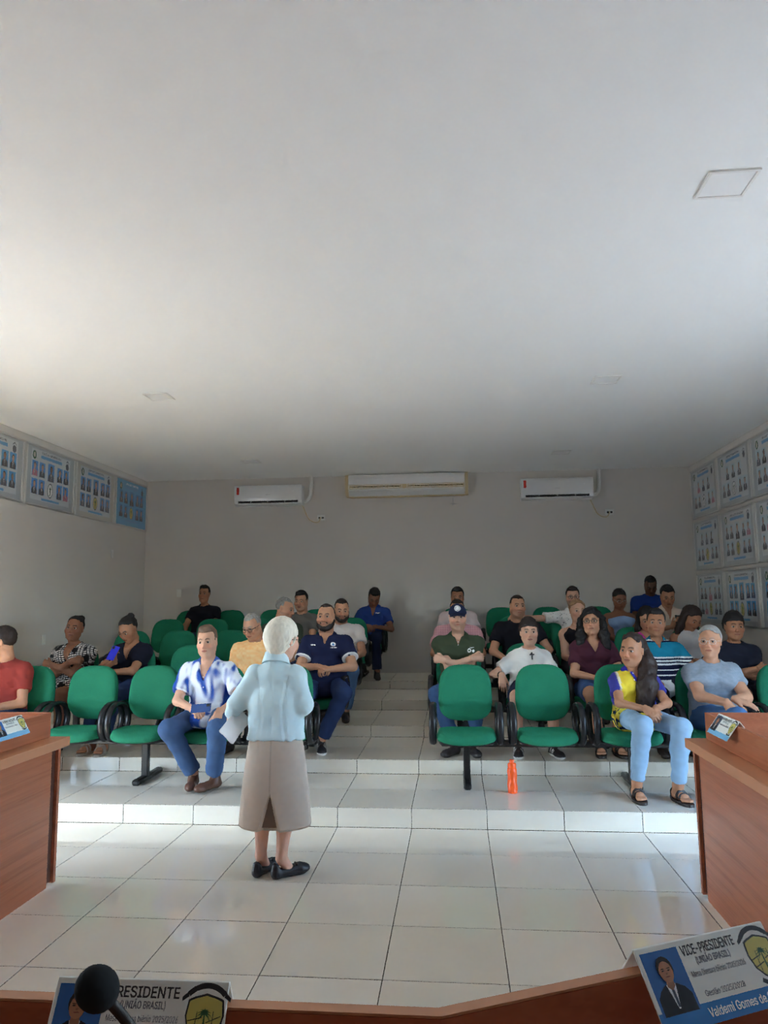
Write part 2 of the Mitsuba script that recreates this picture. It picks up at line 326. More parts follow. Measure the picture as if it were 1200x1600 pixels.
# over the parapet of the presiding table
def card_at(label, title, party, lines, who, ridge_l, xdir, n, tilt, w, h, *more):
    u = np.array([0, 0, math.cos(tilt)])-np.array(n, float)*math.sin(tilt)
    return name_card(label, title, party, lines, who, np.array(ridge_l)-u*h, xdir, u, w, h, *more)
card_at('white folded name card reading PRESIDENTE with palm crest behind the microphone', 'PRESIDENTE', '(UNIÃO BRASIL)', LN, None, (-.218, -4.379, 1.06), (1, .012, 0), (.012, -1, 0), .5, .243, .105, 11)
card_at('white folded name card reading VICE-PRESIDENTE at the bottom right corner', 'VICE-PRESIDENTE', '(UNIÃO BRASIL)', LN, 'Valdemi Gomes de Oliveira', (.590, -4.249, 1.063), (.89, .455, 0), (.455, -.89, 0), .62, .252, .107, 12)
card_at('small white and blue name card hanging on the left desk parapet', 'VEREADOR', '(PSD)', LN[:1], None, (-2.070, -1.715, .984), (0, 1, 0), (1, 0, 0), .52, .275, .112, 13, 'sky_print', False)
card_at('small cream and blue name card hanging on the right desk parapet', 'VEREADOR', '(PSD)', LN[:1], None, (1.715, -1.285, .981), (0, -1, 0), (-1, 0, 0), .62, .285, .116, 14, 'sky_print', False, (70, 80, 100))
p = thing('paper_stack', 'white and lilac papers lying on the right desk behind its parapet', 'papers')
put(p, 'sheet', ply(bevel_box(1.77, 2.05, -1.95, -1.60, 0.8125, 0.90, 0.002), 'paper'))

# ------------------------------------------------------------------ microphone
mk = thing('gooseneck_microphone', 'black foam ball microphone on a thin gooseneck in the foreground', 'microphone')
def at_depth(px, py, d): return EYE+d*(_f+_r*(px-600)/1150.1-_u*(py-800)/1150.1)
c = at_depth(152, 1545, 0.80); e1 = at_depth(178, 1572, 0.82); e2 = at_depth(205, 1606, 0.84)
fm = trimesh.creation.icosphere(4); fm.vertices *= (0.0222, 0.0222, 0.0268); fm.vertices *= 1+0.025*(meshkit.noise(fm.vertices*400, 3)-.5)[:, None]
ax = (c-e1)/np.linalg.norm(c-e1); fm.apply_transform(trimesh.geometry.align_vectors([0, 0, 1], ax)); fm.apply_translation(c)
put(mk, 'foam_ball', ply(fm, 'foam', True))
base = np.array([e2[0]+0.03, e2[1]+0.05, 0.829])
neck = smooth_path([c-ax*0.02, e1, e2, (e2*0.45+base*0.55)+np.array([0.02, 0.01, 0.02]), base+(0, 0, 0.03)], 40)
put(mk, 'gooseneck', ply(tube(neck, np.r_[np.full(12, 0.006), np.full(28, 0.0045)]), 'black_steel', True))
put(mk, 'base', ply(fix(moved(lathe([(0, 0), (0.06, 0), (0.062, 0.006), (0.055, 0.02), (0.02, 0.028), (0.012, 0.045), (0, 0.045)]), *base)), 'black_plastic', 40))

# ------------------------------------------------------------------ beam seating
def superring(a, b, e, n=44, taper=0.0):
    t = np.arange(n)*2*math.pi/n; c, s = np.cos(t), np.sin(t)
    x = a*np.sign(c)*np.abs(c)**(2/e); z = b*np.sign(s)*np.abs(s)**(2/e)
    return np.stack([x*(1-taper*z/b), z], 1)
def pad(a, b, e, prof, taper=0.0, n=44):
    """Cushion: prof = list of (scale, height) from the underside over the edge to the crown; local x, z outline, thickness along -y."""
    R = []
    for s, h in prof:
        q = superring(a-(1-s)*min(a, b), b-(1-s)*min(a, b), e, n, taper); R.append(np.stack([q[:, 0], np.full(n, -h), q[:, 1]], 1))
    return loft(R)
PR = [(0.86, 0.0), (0.97, 0.006), (1.0, 0.022), (0.985, 0.042), (0.93, 0.058), (0.8, 0.068), (0.6, 0.073), (0.35, 0.075), (0.1, 0.076)]
def bend(z):
    return 0.16*np.maximum(z-0.66, 0)+0.30*np.maximum(0.62-z, 0)**1.0+0.0
def back_mesh():
    m = pad(0.218, 0.228, 3.1, PR, 0.035); v = m.vertices; v[:, 2] += 0.705
    v[:, 1] += 0.735+bend(v[:, 2])-0.06*0+0.045*(v[:, 0]/0.22)**2*-1*(v[:, 1] < -0.02)*0.4
    return fix(m)
def back_shell():
    m = pad(0.205, 0.215, 3.1, [(0.7, -0.03), (0.95, -0.02), (1.0, 0.0), (0.97, 0.004)], 0.035); v = m.vertices; v[:, 2] += 0.705; v[:, 1] += 0.737+bend(v[:, 2])
    return fix(m)
def seat_mesh():
    m = pad(0.233, 0.235, 2.9, PR, 0.03); v = m.vertices.copy(); y, h = v[:, 2].copy(), -v[:, 1]
    m.vertices = np.stack([v[:, 0], 0.495+y, 0.375+h*0.95-0.02*np.clip((0.36-(0.495+y))/0.1, 0, 1)**2+0.02*(np.abs(v[:, 0])/0.24)**2*(h > 0.05)], 1)
    return fix(m)
def seat_shell():
    m = pad(0.225, 0.22, 2.9, [(0.75, -0.03), (0.95, -0.02), (1.0, 0.0), (0.96, 0.008)], 0.03); v = m.vertices.copy()
    m.vertices = np.stack([v[:, 0], 0.495+v[:, 2], 0.374-v[:, 1]*0.95], 1)
    return fix(m)
def arm_mesh():
    p = smooth_path([(0, .70, .60), (0, .58, .635), (0, .46, .625), (0, .375, .56), (0, .36, .46), (0, .41, .375), (0, .52, .345), (0, .64, .36), (0, .72, .42), (0, .745, .52)], 36, True)
    return fix(tube(p, 0.0175, 10, True, (1.0, 1.55), ref=(1, 0, 0)))
def bracket():
    return cat([bevel_box(-.03, .03, .60, .82, .325, .36), fix(tube(smooth_path([(0, .74, .345), (0, .83, .42), (0, .87, .55), (0, .855, .66)], 14), 0.022, 8, flat=(1.5, .6)))])
SEAT = dict(backrest=ply(back_mesh(), 'green_fabric', True), seat=ply(seat_mesh(), 'green_fabric', True), back_shell=ply(back_shell(), 'black_plastic', 40), seat_shell=ply(seat_shell(), 'black_plastic', 40), armrest=ply(arm_mesh(), 'black_plastic', True), bracket=ply(bracket(), 'black_steel', 40))
leg_up = ply(bevel_box(-.027, .027, .605, .66, .03, .30, .006), 'black_steel'); leg_foot = ply(bevel_box(-.03, .03, .43, .94, 0.0, .046, .012), 'black_steel')
def bench(label, row, xs, legs, dy=0.10, rz=0.0):
    b = thing('beam_seating', label, 'seating', None)
    z, y = LEV[row], YR[row-1]+dy
    put(b, 'beam', ply(bevel_box(min(xs)-.2, max(xs)+.2, y+.60, y+.665, z+.296, z+.345, .005), 'black_steel'))
    for x in xs:
        M = T4().translate([x, y, z])
        bk = put(b, 'backrest', SEAT['backrest'], to_world=M); put(bk, 'back_shell', SEAT['back_shell'], to_world=M)
        st = put(b, 'seat', SEAT['seat'], to_world=M); put(st, 'seat_shell', SEAT['seat_shell'], to_world=M)
        put(b, 'bracket', SEAT['bracket'], to_world=M)
        for s in (-1, 1): put(b, 'armrest', SEAT['armrest'], to_world=T4().translate([x+s*(.246 if xs[0] < 0 else .262), y, z]))
    for x in legs:
        lg = put(b, 'leg', leg_up, to_world=T4().translate([x, y, z])); put(lg, 'foot_bar', leg_foot, to_world=T4().translate([x, y, z]))
    return b
ROWX = {(1, 'l'): [-3.36, -2.79, -2.24, -1.66, -1.08], (1, 'r'): [.405, 1.03, 1.66, 2.30, 2.93],
        (2, 'l'): [-3.5, -2.9, -2.3, -1.65, -0.98], (2, 'r'): [.36, 1.02, 1.63, 2.24, 2.88],
        (3, 'l'): [-3.42, -2.86, -2.24, -1.62, -0.99], (3, 'r'): [.36, 1.02, 1.65, 2.28, 2.88],
        (4, 'l'): [-3.42, -2.82, -2.22, -1.62, -1.0], (4, 'r'): [.38, 1.08, 1.74, 2.34, 2.94],
        (5, 'l'): [-3.52, -2.92, -2.28, -1.64, -0.9], (5, 'r'): [.36, .98, 1.62, 2.3, 2.95]}
ORD = ['front', 'second', 'third', 'fourth', 'back']
for (row, side), xs in ROWX.items():
    wh = 'left' if side == 'l' else 'right'
    bench('%s row of linked green upholstered armchairs on a black beam, %s of the central aisle' % (ORD[row-1], wh), row, xs, {'l': [xs[0]+.05, xs[2]-.03, xs[4]-.05], 'r': [xs[0], xs[2]+.04, xs[4]]}[side])
# ------------------------------------------------------------------ picture frames with the councils' portraits
PH = {}
def photo(v, bg):
    if (v, bg) not in PH:
        r = np.random.default_rng(v+40); sk = [(176, 140, 120), (150, 114, 96), (196, 162, 142), (128, 98, 82)][r.integers(4)]
        m, c = portrait_mesh(1.0, 1.0, v, bg=bg, suit=[(74, 78, 88), (92, 96, 106), (64, 66, 72), (186, 120, 136)][v % 4 if v % 7 == 3 else r.integers(3)], skin=sk, hair=[(74, 70, 68), (100, 94, 90), (64, 60, 58)][r.integers(3)], n=10)
        PH[v, bg] = ply(m, 'printed', color=c)
    return PH[v, bg]
FW, FH = 1.05, 0.70
FR = {}
for n, (a, b, c, d) in enumerate([(0, FW, FH-.022, FH), (0, FW, 0, .022), (0, .022, .022, FH-.022), (FW-.022, FW, .022, FH-.022)]):
    FR[n] = ply(bevel_box(a, b, c, d, 0, .022, .003), 'aluminium' if n < 2 else 'frame_white')
BACKS = {k: ply(box(.02, FW-.02, .02, FH-.02, .004, .010), k) for k in ('poster_grey', 'poster_ivory', 'poster_blue')}
GLASS = ply(trimesh.Trimesh([[.022, .022, .0165], [FW-.022, .022, .0165], [FW-.022, FH-.022, .0165], [.022, FH-.022, .0165]], [[0, 1, 2], [0, 2, 3]], process=False), 'pane_glass')
INNER = {k: ply(box(.11, FW-.11, .075, FH-.045, .010, .0106), k) for k in ('poster_inner',)}
def wall_frame(label, side, yfar, ztop, seed, paper='poster_grey', bg=(96, 160, 206), layout=(5, 4), group=None):
    """yfar: the edge of the frame toward the back wall."""
    k = thing('council_portrait_frame', label, 'picture frame', group)
    M0 = np.eye(4)
    if side == 'left': M0[:3, 0], M0[:3, 1], M0[:3, 2], M0[:3, 3] = (0, 1, 0), (0, 0, 1), (1, 0, 0), (XL+.001, yfar-FW, ztop-FH)
    else: M0[:3, 0], M0[:3, 1], M0[:3, 2], M0[:3, 3] = (0, -1, 0), (0, 0, 1), (-1, 0, 0), (XR-.001, yfar, ztop-FH)
    M = lambda a=0, b=0, c=0.0: T4(M0) @ T4().translate([a, b, c])
    for n in range(4): put(k, 'frame_bar', FR[n], to_world=M())
    put(k, 'poster', BACKS[paper], to_world=M())
    if paper != 'poster_blue': put(k, 'inner_panel', INNER['poster_inner'], to_world=M())
    z = .0108
    text(k, 'LEGISLATIVO MUNICIPAL', .024, M(FW*.5, .618, z), 'grey_print' if paper != 'poster_blue' else 'white_print', True, center=True, width=.42)
    put(k, 'title_band', ply(box(.30, .75, .565, .602, 0, .0004), 'band_print'), to_world=M(0, 0, z))
    put(k, 'foot_band', ply(box(.34, .72, .082, .108, 0, .0004), 'band_print'), to_world=M(0, 0, z))
    put(k, 'glass_pane', GLASS, to_world=M())
    em = ply(flat_polygon(ellipse(0, 0, .038, .05, 14), .0005), 'green_print'); put(k, 'emblem', em, to_world=M(.165, .585, z)); put(k, 'emblem', ply(flat_polygon(ellipse(0, 0, .022, .032, 12), .0005), 'poster_ivory'), to_world=M(.165, .585, z+.0005))
    put(k, 'emblem', ply(cat([flat_polygon(ellipse(0, -.01, .036, .042, 12), .0005), flat_polygon([(-.04, .03), (0, .055), (.04, .03), (.03, .045), (0, .068), (-.03, .045)], .0005)]), 'grey_print'), to_world=M(.875, .575, z))
    pw, ph = .118, .175
    top, bot = layout
    xs_top = {5: [.125, .275, .46, .655, .80], 3: [.27, .46, .65]}[top]
    for i, x in enumerate(xs_top):
        big = i == len(xs_top)//2 and top == 5
        put(k, 'photo', photo((seed*5+i) % 12, bg), to_world=M(x-(.006 if big else 0), .345-(.02 if big else 0), z) @ T4().scale([pw*(1.15 if big else 1), ph*(1.2 if big else 1), 1]))
    for i, x in enumerate([.125, .275, .655, .80]):
        put(k, 'photo', photo((seed*7+i+3) % 12, bg), to_world=M(x, .14, z) @ T4().scale([pw, ph, 1]))
    put(k, 'crest_outline', ply(flat_polygon(ellipse(0, 0, .058, .088, 16), .0004), 'grey_print'), to_world=M(.515, .215, z))
    put(k, 'crest_shield', ply(flat_polygon(ellipse(0, 0, .048, .076, 16), .0004), 'yellow_print' if seed % 3 else 'white_print'), to_world=M(.515, .215, z+.0004))
    put(k, 'crest_palm', ply(flat_polygon([(-.006, -.06), (.006, -.06), (.008, .01), (.03, .03), (.01, .028), (.014, .055), (0, .035), (-.014, .055), (-.01, .028), (-.03, .03), (-.008, .01)], .0004), 'green_print'), to_world=M(.515, .215, z+.0008))
PALE = (186, 206, 214)
for i, (paper, lab, bg) in enumerate([('poster_blue', 'blue council portrait frame nearest the back corner on the left wall', (70, 140, 190)), ('poster_ivory', 'ivory council portrait frame second from the back corner on the left wall', (96, 150, 200)), ('poster_grey', 'pale grey council portrait frame third from the back corner on the left wall', (84, 148, 206)), ('poster_grey', 'council portrait frame cut by the left edge of the picture, high on the left wall', (84, 160, 206))]):
    wall_frame(lab, 'left', 5.44-1.095*i+(0.0), 3.42, i+1, paper, bg)
NM = ['top', 'middle', 'bottom']; CM = ['column nearest the back corner', 'second column from the back corner', 'column cut by the right picture edge']
for c in range(3):
    for r in range(3):
        wall_frame('council portrait frame on the right wall, %s row, %s' % (NM[r], CM[c]), 'right', 5.41-1.095*c, 3.42-.733*r, 3+c*3+r, 'poster_grey', PALE if (c, r) not in ((1, 2), (2, 2)) else (90, 160, 200), (3 if (c, r) in ((0, 0), (1, 0), (0, 1)) else 5, 4))

# ------------------------------------------------------------------ air conditioners, lamps, sockets
def split_unit(x0, x1, z0, z1, label, pipe):
    k = thing('split_air_conditioner', label, 'air conditioner'); d = 0.2; w = x1-x0; h = z1-z0
    pr = [(0, 0), (0.13, 0), (0.175, .03), (.195, .09), (.2, .2), (.198, h-.02), (.185, h), (0, h)]
    body = trimesh.creation.extrude_polygon(Polygon(pr), w, engine='earcut'); v = body.vertices.copy(); body.vertices = np.stack([x0+v[:, 2], YB-.002-v[:, 0], z0+v[:, 1]], 1)
    put(k, 'body', ply(fix(body), 'white_gloss', 35))
    put(k, 'air_outlet', ply(moved(bevel_box(-w/2+.06, w/2-.06, -.008, .004, -.022, .022), (x0+x1)/2, YB-.186, z0+.052, rx=-.5), 'vent_dark'), 'dark outlet slot')
    put(k, 'louver', ply(moved(bevel_box(-w/2+.055, w/2-.055, -.006, .0, -.02, .02), (x0+x1)/2, YB-.17, z0+.012, rx=-1.0), 'white_plastic'))
    for q in (-.25, 0, .25): put(k, 'louver_rib', ply(moved(bevel_box(-.004, .004, -.012, .004, -.02, .02), (x0+x1)/2+q*w, YB-.19, z0+.052, rx=-.5), 'white_plastic'))
    put(k, 'energy_label', ply(box(x0+.035, x0+.075, YB-.2025, YB-.2015, z1-.14, z1-.03), 'red_print'), 'red and white energy label')
    put(k, 'indicator', ply(moved(lathe([(0, 0), (.011, 0), (.01, .002), (0, .002)], 12), x1-.13, YB-.2005, z1-.1, rx=math.pi/2), 'white_print'))
    put(k, 'logo', ply(box((x0+x1)/2-.035, (x0+x1)/2+.035, YB-.2025, YB-.2015, z0+.15, z0+.16), 'aluminium'))
    put(k, 'pipe', ply(tube(smooth_path([(x1-.02, YB-.05, z0+.05), (x1+.05, YB-.05, z0+.07), (x1+.1, YB-.05, z0+.14), (x1+.115, YB-.05, z0+.26), (x1+.115, YB-.05, ZC-.002)], 30), .028), 'trim_paint', True), 'white insulated pipe up to the ceiling')
    put(k, 'power_cable', ply(tube(smooth_path([(x1-.03, YB-.03, z0+.02), (x1+.03, YB-.02, z0-.12), (x1+.1, YB-.014, z0-.23), (pipe-.03, YB-.012, z0-.25), (pipe, YB-.03, z0-.18)], 24), .007), 'cream_plastic', True))
    s = thing('wall_socket', 'white double socket plate below the %s' % label.split(' with')[0], 'socket')
    put(s, 'plate', ply(bevel_box(pipe-.06, pipe+.065, YB-.012, YB-.001, z0-.235, z0-.145, .004), 'white_plastic'))
    for q in (-.022, .028): put(s, 'outlet', ply(moved(lathe([(0, 0), (.016, 0), (.016, .003), (0, .003)], 14), pipe+q, YB-.012, z0-.19, rx=math.pi/2), 'black_plastic'))
split_unit(-2.935, -1.905, 3.07, 3.37, 'left white split air conditioner with a red label', -1.65)
split_unit(1.33, 2.355, 3.06, 3.368, 'right white split air conditioner with a red label', 2.6)
k = thing('ceiling_air_conditioner', 'long cream and white ceiling fan coil in the middle of the back wall', 'air conditioner')
x0, x1, z0, z1 = -1.245, .565, 3.17, 3.485
pr = [(0, 0), (.13, 0), (.2, .06), (.22, .13), (.22, z1-z0-.04), (.2, z1-z0), (0, z1-z0)]
def along_x(pr, a, b):
    m = trimesh.creation.extrude_polygon(Polygon(pr), b-a, engine='earcut'); v = m.vertices.copy(); m.vertices = np.stack([a+v[:, 2], YB-.002-v[:, 0], z0+v[:, 1]], 1); return fix(m)
put(k, 'body', ply(along_x(pr, x0+.045, x1-.045), 'white_plastic', 35))
for a, b in ((x0, x0+.044), (x1-.044, x1)): put(k, 'end_cap', ply(along_x([(p[0]*1.05, p[1]) for p in pr], a, b), 'cream_plastic', 35), 'yellowed end cap')
put(k, 'front_panel', ply(bevel_box(x0+.05, x1-.05, YB-.236, YB-.218, z1-.15, z1-.06, .006), 'white_gloss'))
for a, b in ((x0+.06, -.41), (-.32, x1-.06)):
    put(k, 'grille', ply(bevel_box(a, b, YB-.232, YB-.22, z1-.215, z1-.155, .003), 'cream_plastic'))
    for q in range(3): put(k, 'grille_slat', ply(bevel_box(a+.01, b-.01, YB-.24, YB-.231, z1-.207+q*.018, z1-.2+q*.018, .002), 'vent_dark' if q == 1 else 'white_plastic'))
put(k, 'control_panel', ply(bevel_box(-.40, -.33, YB-.238, YB-.22, z1-.215, z1-.155, .003), 'cream_plastic'))
put(k, 'lower_flap', ply(moved(bevel_box(-.85, .85, -.006, .006, -.04, .04), -.34, YB-.205, z0+.085, rx=-.6), 'white_plastic'))
put(k, 'drip_edge', ply(bevel_box(x0+.05, x1-.05, YB-.15, YB-.02, z0-.012, z0-.001, .004), 'cream_plastic'))
s = thing('pipe_valve', 'small chrome valve on the back wall under the middle air conditioner', 'valve')
put(s, 'stub', ply(moved(lathe([(0, 0), (.02, 0), (.02, .008), (.01, .01), (.01, .05), (0, .05)], 14), .342, YB-.001, 3.04, rx=math.pi/2), 'aluminium', 40))
put(s, 'handle', ply(bevel_box(.30, .40, YB-.062, YB-.05, 3.032, 3.046, .004), 'aluminium')); put(s, 'riser_pipe', ply(tube([(.342, YB-.03, 3.045), (.342, YB-.03, 3.17)], .006), 'aluminium', True))
for x, y, lab in ((-2.35, .99, 'square recessed ceiling lamp, left one of the middle pair'), (1.70, .99, 'square recessed ceiling lamp, right one of the middle pair'), (-2.36, 4.13, 'square recessed ceiling lamp near the left air conditioner'), (1.75, 4.12, 'square recessed ceiling lamp near the right air conditioner'), (1.65, -2.06, 'square recessed ceiling lamp nearest the camera, at the top right'), (-2.35, -2.06, 'square recessed ceiling lamp out over the left desk')):
    k = thing('ceiling_lamp', lab, 'lamp'); a = .115
    for n, (p0, p1, q0, q1) in enumerate([(-a, a, a-.016, a), (-a, a, -a, -a+.016), (-a, -a+.016, -a+.016, a-.016), (a-.016, a, -a+.016, a-.016)]):
        put(k, 'rim', ply(bevel_box(x+p0, x+p1, y+q0, y+q1, ZC-.012, ZC-.0005, .002), 'trim_paint'))
    put(k, 'diffuser', ply(bevel_box(x-a+.016, x+a-.016, y-a+.016, y+a-.016, ZC-.007, ZC-.0005, .001), 'panel_white'))
def plate(lab, side, u, z):
    k = thing('switch_plate', lab, 'switch'); y = YB
    if side == 'back':
        put(k, 'plate', ply(bevel_box(u-.036, u+.036, YB-.01, YB-.001, z-.058, z+.058, .003), 'white_plastic')); put(k, 'outlet', ply(moved(lathe([(0, 0), (.014, 0), (.014, .002), (0, .002)], 12), u, YB-.01, z, rx=math.pi/2), 'trim_paint'))
    else:
        put(k, 'plate', ply(bevel_box(XL+.001, XL+.01, u-.036, u+.036, z-.058, z+.058, .003), 'white_plastic')); put(k, 'rocker', ply(bevel_box(XL+.0101, XL+.014, u-.014, u+.014, z-.03, z+.03, .002), 'trim_paint'))
plate('white plate on the back wall near the left corner', 'back', -3.83, 1.776)
plate('white switch plate high on the left wall near the corner', 'left', 4.36, 2.31)
plate('white switch plate on the left wall behind the woman in the printed dress', 'left', 2.74, 1.21)

# ------------------------------------------------------------------ bottle on the first step
k = thing('water_bottle', 'orange plastic squeeze bottle standing on the first step', 'bottle')
n = 48; R = []
for z, r in [(0, .030), (.004, .036), (.05, .0375), (.1, .034), (.13, .036), (.165, .0365), (.182, .033), (.19, .027)]: R.append((z, r))
zz = np.r_[0, np.linspace(.003, .19, 40)]; rr = np.interp(zz, [a for a, _ in R], [b for _, b in R])
th = np.arange(n)*2*math.pi/n
rings = [np.stack([(r*(1+.045*np.sin(3*(th+z*22))*(.02 < z < .165)))*np.cos(th), (r*(1+.045*np.sin(3*(th+z*22))*(.02 < z < .165)))*np.sin(th), np.full(n, z)], 1) for z, r in zip(zz, rr)]
M = T4().translate([.745, .475, LEV[1]+.0005])
put(k, 'body', ply(fix(loft(rings)), 'orange_plastic', True), to_world=M)
put(k, 'cap', ply(fix(lathe([(0, .188), (.030, .188), (.031, .192), (.031, .214), (.028, .219), (.016, .221), (.015, .231), (.019, .234), (.018, .244), (0, .246)], 24)), 'orange_plastic', 40), to_world=M)
# ------------------------------------------------------------------ people: smooth bodies from blended bones
class Field:
    """A signed field on a grid; bones are blended in, then a closed surface is drawn through zero."""
    def __init__(s, lo, hi, h):
        s.lo = np.asarray(lo, float); s.h = h; s.n = np.ceil((np.asarray(hi)-s.lo)/h).astype(int)+1
        s.D = np.full(s.n, 1.0, np.float32); s.ax = [(s.lo[i]+h*np.arange(s.n[i])).astype(np.float32) for i in range(3)]
    def win(s, lo, hi):
        a = np.clip(np.floor((np.asarray(lo)-s.lo)/s.h).astype(int), 0, s.n-1); b = np.clip(np.ceil((np.asarray(hi)-s.lo)/s.h).astype(int)+1, 1, s.n)
        if np.any(b <= a): return None, None
        sl = tuple(slice(x, y) for x, y in zip(a, b))
        return sl, np.stack(np.meshgrid(*[s.ax[i][sl[i]] for i in range(3)], indexing='ij'), -1)
    def blend(s, sl, d, k, op):
        D = s.D[sl]
        if op == 'add':
            h = np.clip(0.5+0.5*(D-d)/k, 0, 1); s.D[sl] = D*(1-h)+d*h-k*h*(1-h)
        else:
            h = np.clip(0.5-0.5*(D+d)/k, 0, 1); s.D[sl] = D*(1-h)-d*h+k*h*(1-h)
    def rc(s, a, b, ra, rb, k=0.03, asp=1.0, xax=(1, 0, 0), op='add', cut=False, cut0=False):
        a, b = np.asarray(a, np.float32), np.asarray(b, np.float32); xax = np.asarray(xax, np.float32); pad = k+2.5*s.h; R = max(ra, rb)*max(asp, 1)
        sl, p = s.win(np.minimum(a, b)-R-pad, np.maximum(a, b)+R+pad)
        if sl is None: return s
        q = p-a; ba = b-a; L = float(np.linalg.norm(ba))+1e-9
        t = np.clip((q@ba)/(L*L), 0, 1); v = q-t[..., None]*ba
        if asp != 1.0: v = v-((v@xax)*(1-1/asp))[..., None]*xax
        d = np.sqrt((v*v).sum(-1))-(ra+(rb-ra)*t)
        if cut: d = np.maximum(d, (p-b)@(ba/L))
        if cut0: d = np.maximum(d, -(p-a)@(ba/L))
        s.blend(sl, d, k, op); return s
    def ell(s, c, r, R=None, k=0.02, op='add'):
        c, r = np.asarray(c, np.float32), np.asarray(r, np.float32); pad = k+2.5*s.h
        sl, p = s.win(c-r.max()-pad, c+r.max()+pad)
        if sl is None: return s
        q = p-c
        if R is not None: q = q@np.asarray(R, np.float32)
        k0 = np.sqrt(((q/r)**2).sum(-1)); k1 = np.sqrt(((q/(r*r))**2).sum(-1))+1e-9
        s.blend(sl, k0*(k0-1)/k1, k, op); return s
    def apply(s, fn, band=0.05):
        """fn(points, D) -> D on the points near the surface."""
        m = s.D < band; m &= s.D > -band; i = np.nonzero(m)
        p = np.stack([s.ax[k][i[k]] for k in range(3)], -1); s.D[i] = fn(p, s.D[i]); return s
    def cutfn(s, fn, lo=None, hi=None):
        """Keeps what lies where fn(p) < 0."""
        sl, p = s.win(s.lo if lo is None else lo, s.lo+s.h*s.n if hi is None else hi); s.D[sl] = np.maximum(s.D[sl], fn(p).astype(np.float32)); return s
    def mesh(s):
        D = s.D; D[0] = D[-1] = 1; D[:, 0] = D[:, -1] = 1; D[:, :, 0] = D[:, :, -1] = 1
        D[D == 0] = 1e-6; I = (D < 0)
        c = np.zeros(np.array(D.shape)-1, np.uint8)
        C = [(i, j, k) for i in (0, 1) for j in (0, 1) for k in (0, 1)]
        N = c.shape
        for i, j, k in C: c += I[i:i+N[0], j:j+N[1], k:k+N[2]]
        ijk = np.stack(np.nonzero((c > 0) & (c < 8)), -1); idx = np.full(N, -1, np.int32); idx[tuple(ijk.T)] = np.arange(len(ijk))
        acc = np.zeros((len(ijk), 3)); cnt = np.zeros(len(ijk)); V = {o: D[tuple((ijk+o).T)] for o in C}
        for a in C:
            for x in range(3):
                if a[x]: continue
                b = list(a); b[x] = 1; va, vb = V[a], V[tuple(b)]; m = (va < 0) != (vb < 0); t = va[m]/(va[m]-vb[m])
                q = np.tile(np.array(a, float), (m.sum(), 1)); q[:, x] += t; acc[m] += q; cnt[m] += 1
        v = s.lo+(ijk+acc/cnt[:, None])*s.h; F = []
        for x in range(3):
            sl0 = [slice(None)]*3; sl1 = [slice(None)]*3; sl0[x] = slice(0, -1); sl1[x] = slice(1, None)
            A, B = I[tuple(sl0)], I[tuple(sl1)]; e = np.stack(np.nonzero(A != B), -1); u, w = (x+1) % 3, (x+2) % 3
            up = A[tuple(e.T)]; q = []
            for du, dw in ((-1, -1), (0, -1), (0, 0), (-1, 0)):
                o = e.copy(); o[:, u] += du; o[:, w] += dw; q.append(idx[tuple(o.T)])
            q = np.stack(q, -1); q = np.where(up[:, None], q, q[:, ::-1]); F.append(q)
        q = np.vstack(F); f = np.vstack([q[:, [0, 1, 2]], q[:, [0, 2, 3]]])
        return v, f
def union(parts):
    import manifold3d as m3
    out = None
    for v, f in parts:
        M = m3.Manifold(m3.Mesh(np.asarray(v, np.float32), np.asarray(f, np.uint32)))
        if M.status() != m3.Error.NoError or M.volume() <= 0: out = None; break
        out = M if out is None else out+M
    if out is not None and not out.is_empty():
        r = out.to_mesh(); return np.asarray(r.vert_properties[:, :3], float), np.asarray(r.tri_verts, int)
    V, F, n = [], [], 0
    for v, f in parts: V.append(v); F.append(np.asarray(f)+n); n += len(v)
    return np.vstack(V), np.vstack(F)
def rot(yaw=0, pitch=0, roll=0):
    """Degrees. yaw > 0 turns the face to +x, pitch > 0 bows it, roll > 0 leans the crown to +x."""
    y, p, r = np.radians([yaw, pitch, roll])
    Z = np.array([[math.cos(y), -math.sin(y), 0], [math.sin(y), math.cos(y), 0], [0, 0, 1]]); X = np.array([[1, 0, 0], [0, math.cos(p), -math.sin(p)], [0, math.sin(p), math.cos(p)]])
    Y = np.array([[math.cos(r), 0, math.sin(r)], [0, 1, 0], [-math.sin(r), 0, math.cos(r)]])
    return Z@X@Y
unit = lambda v: np.asarray(v, float)/(np.linalg.norm(v)+1e-9)
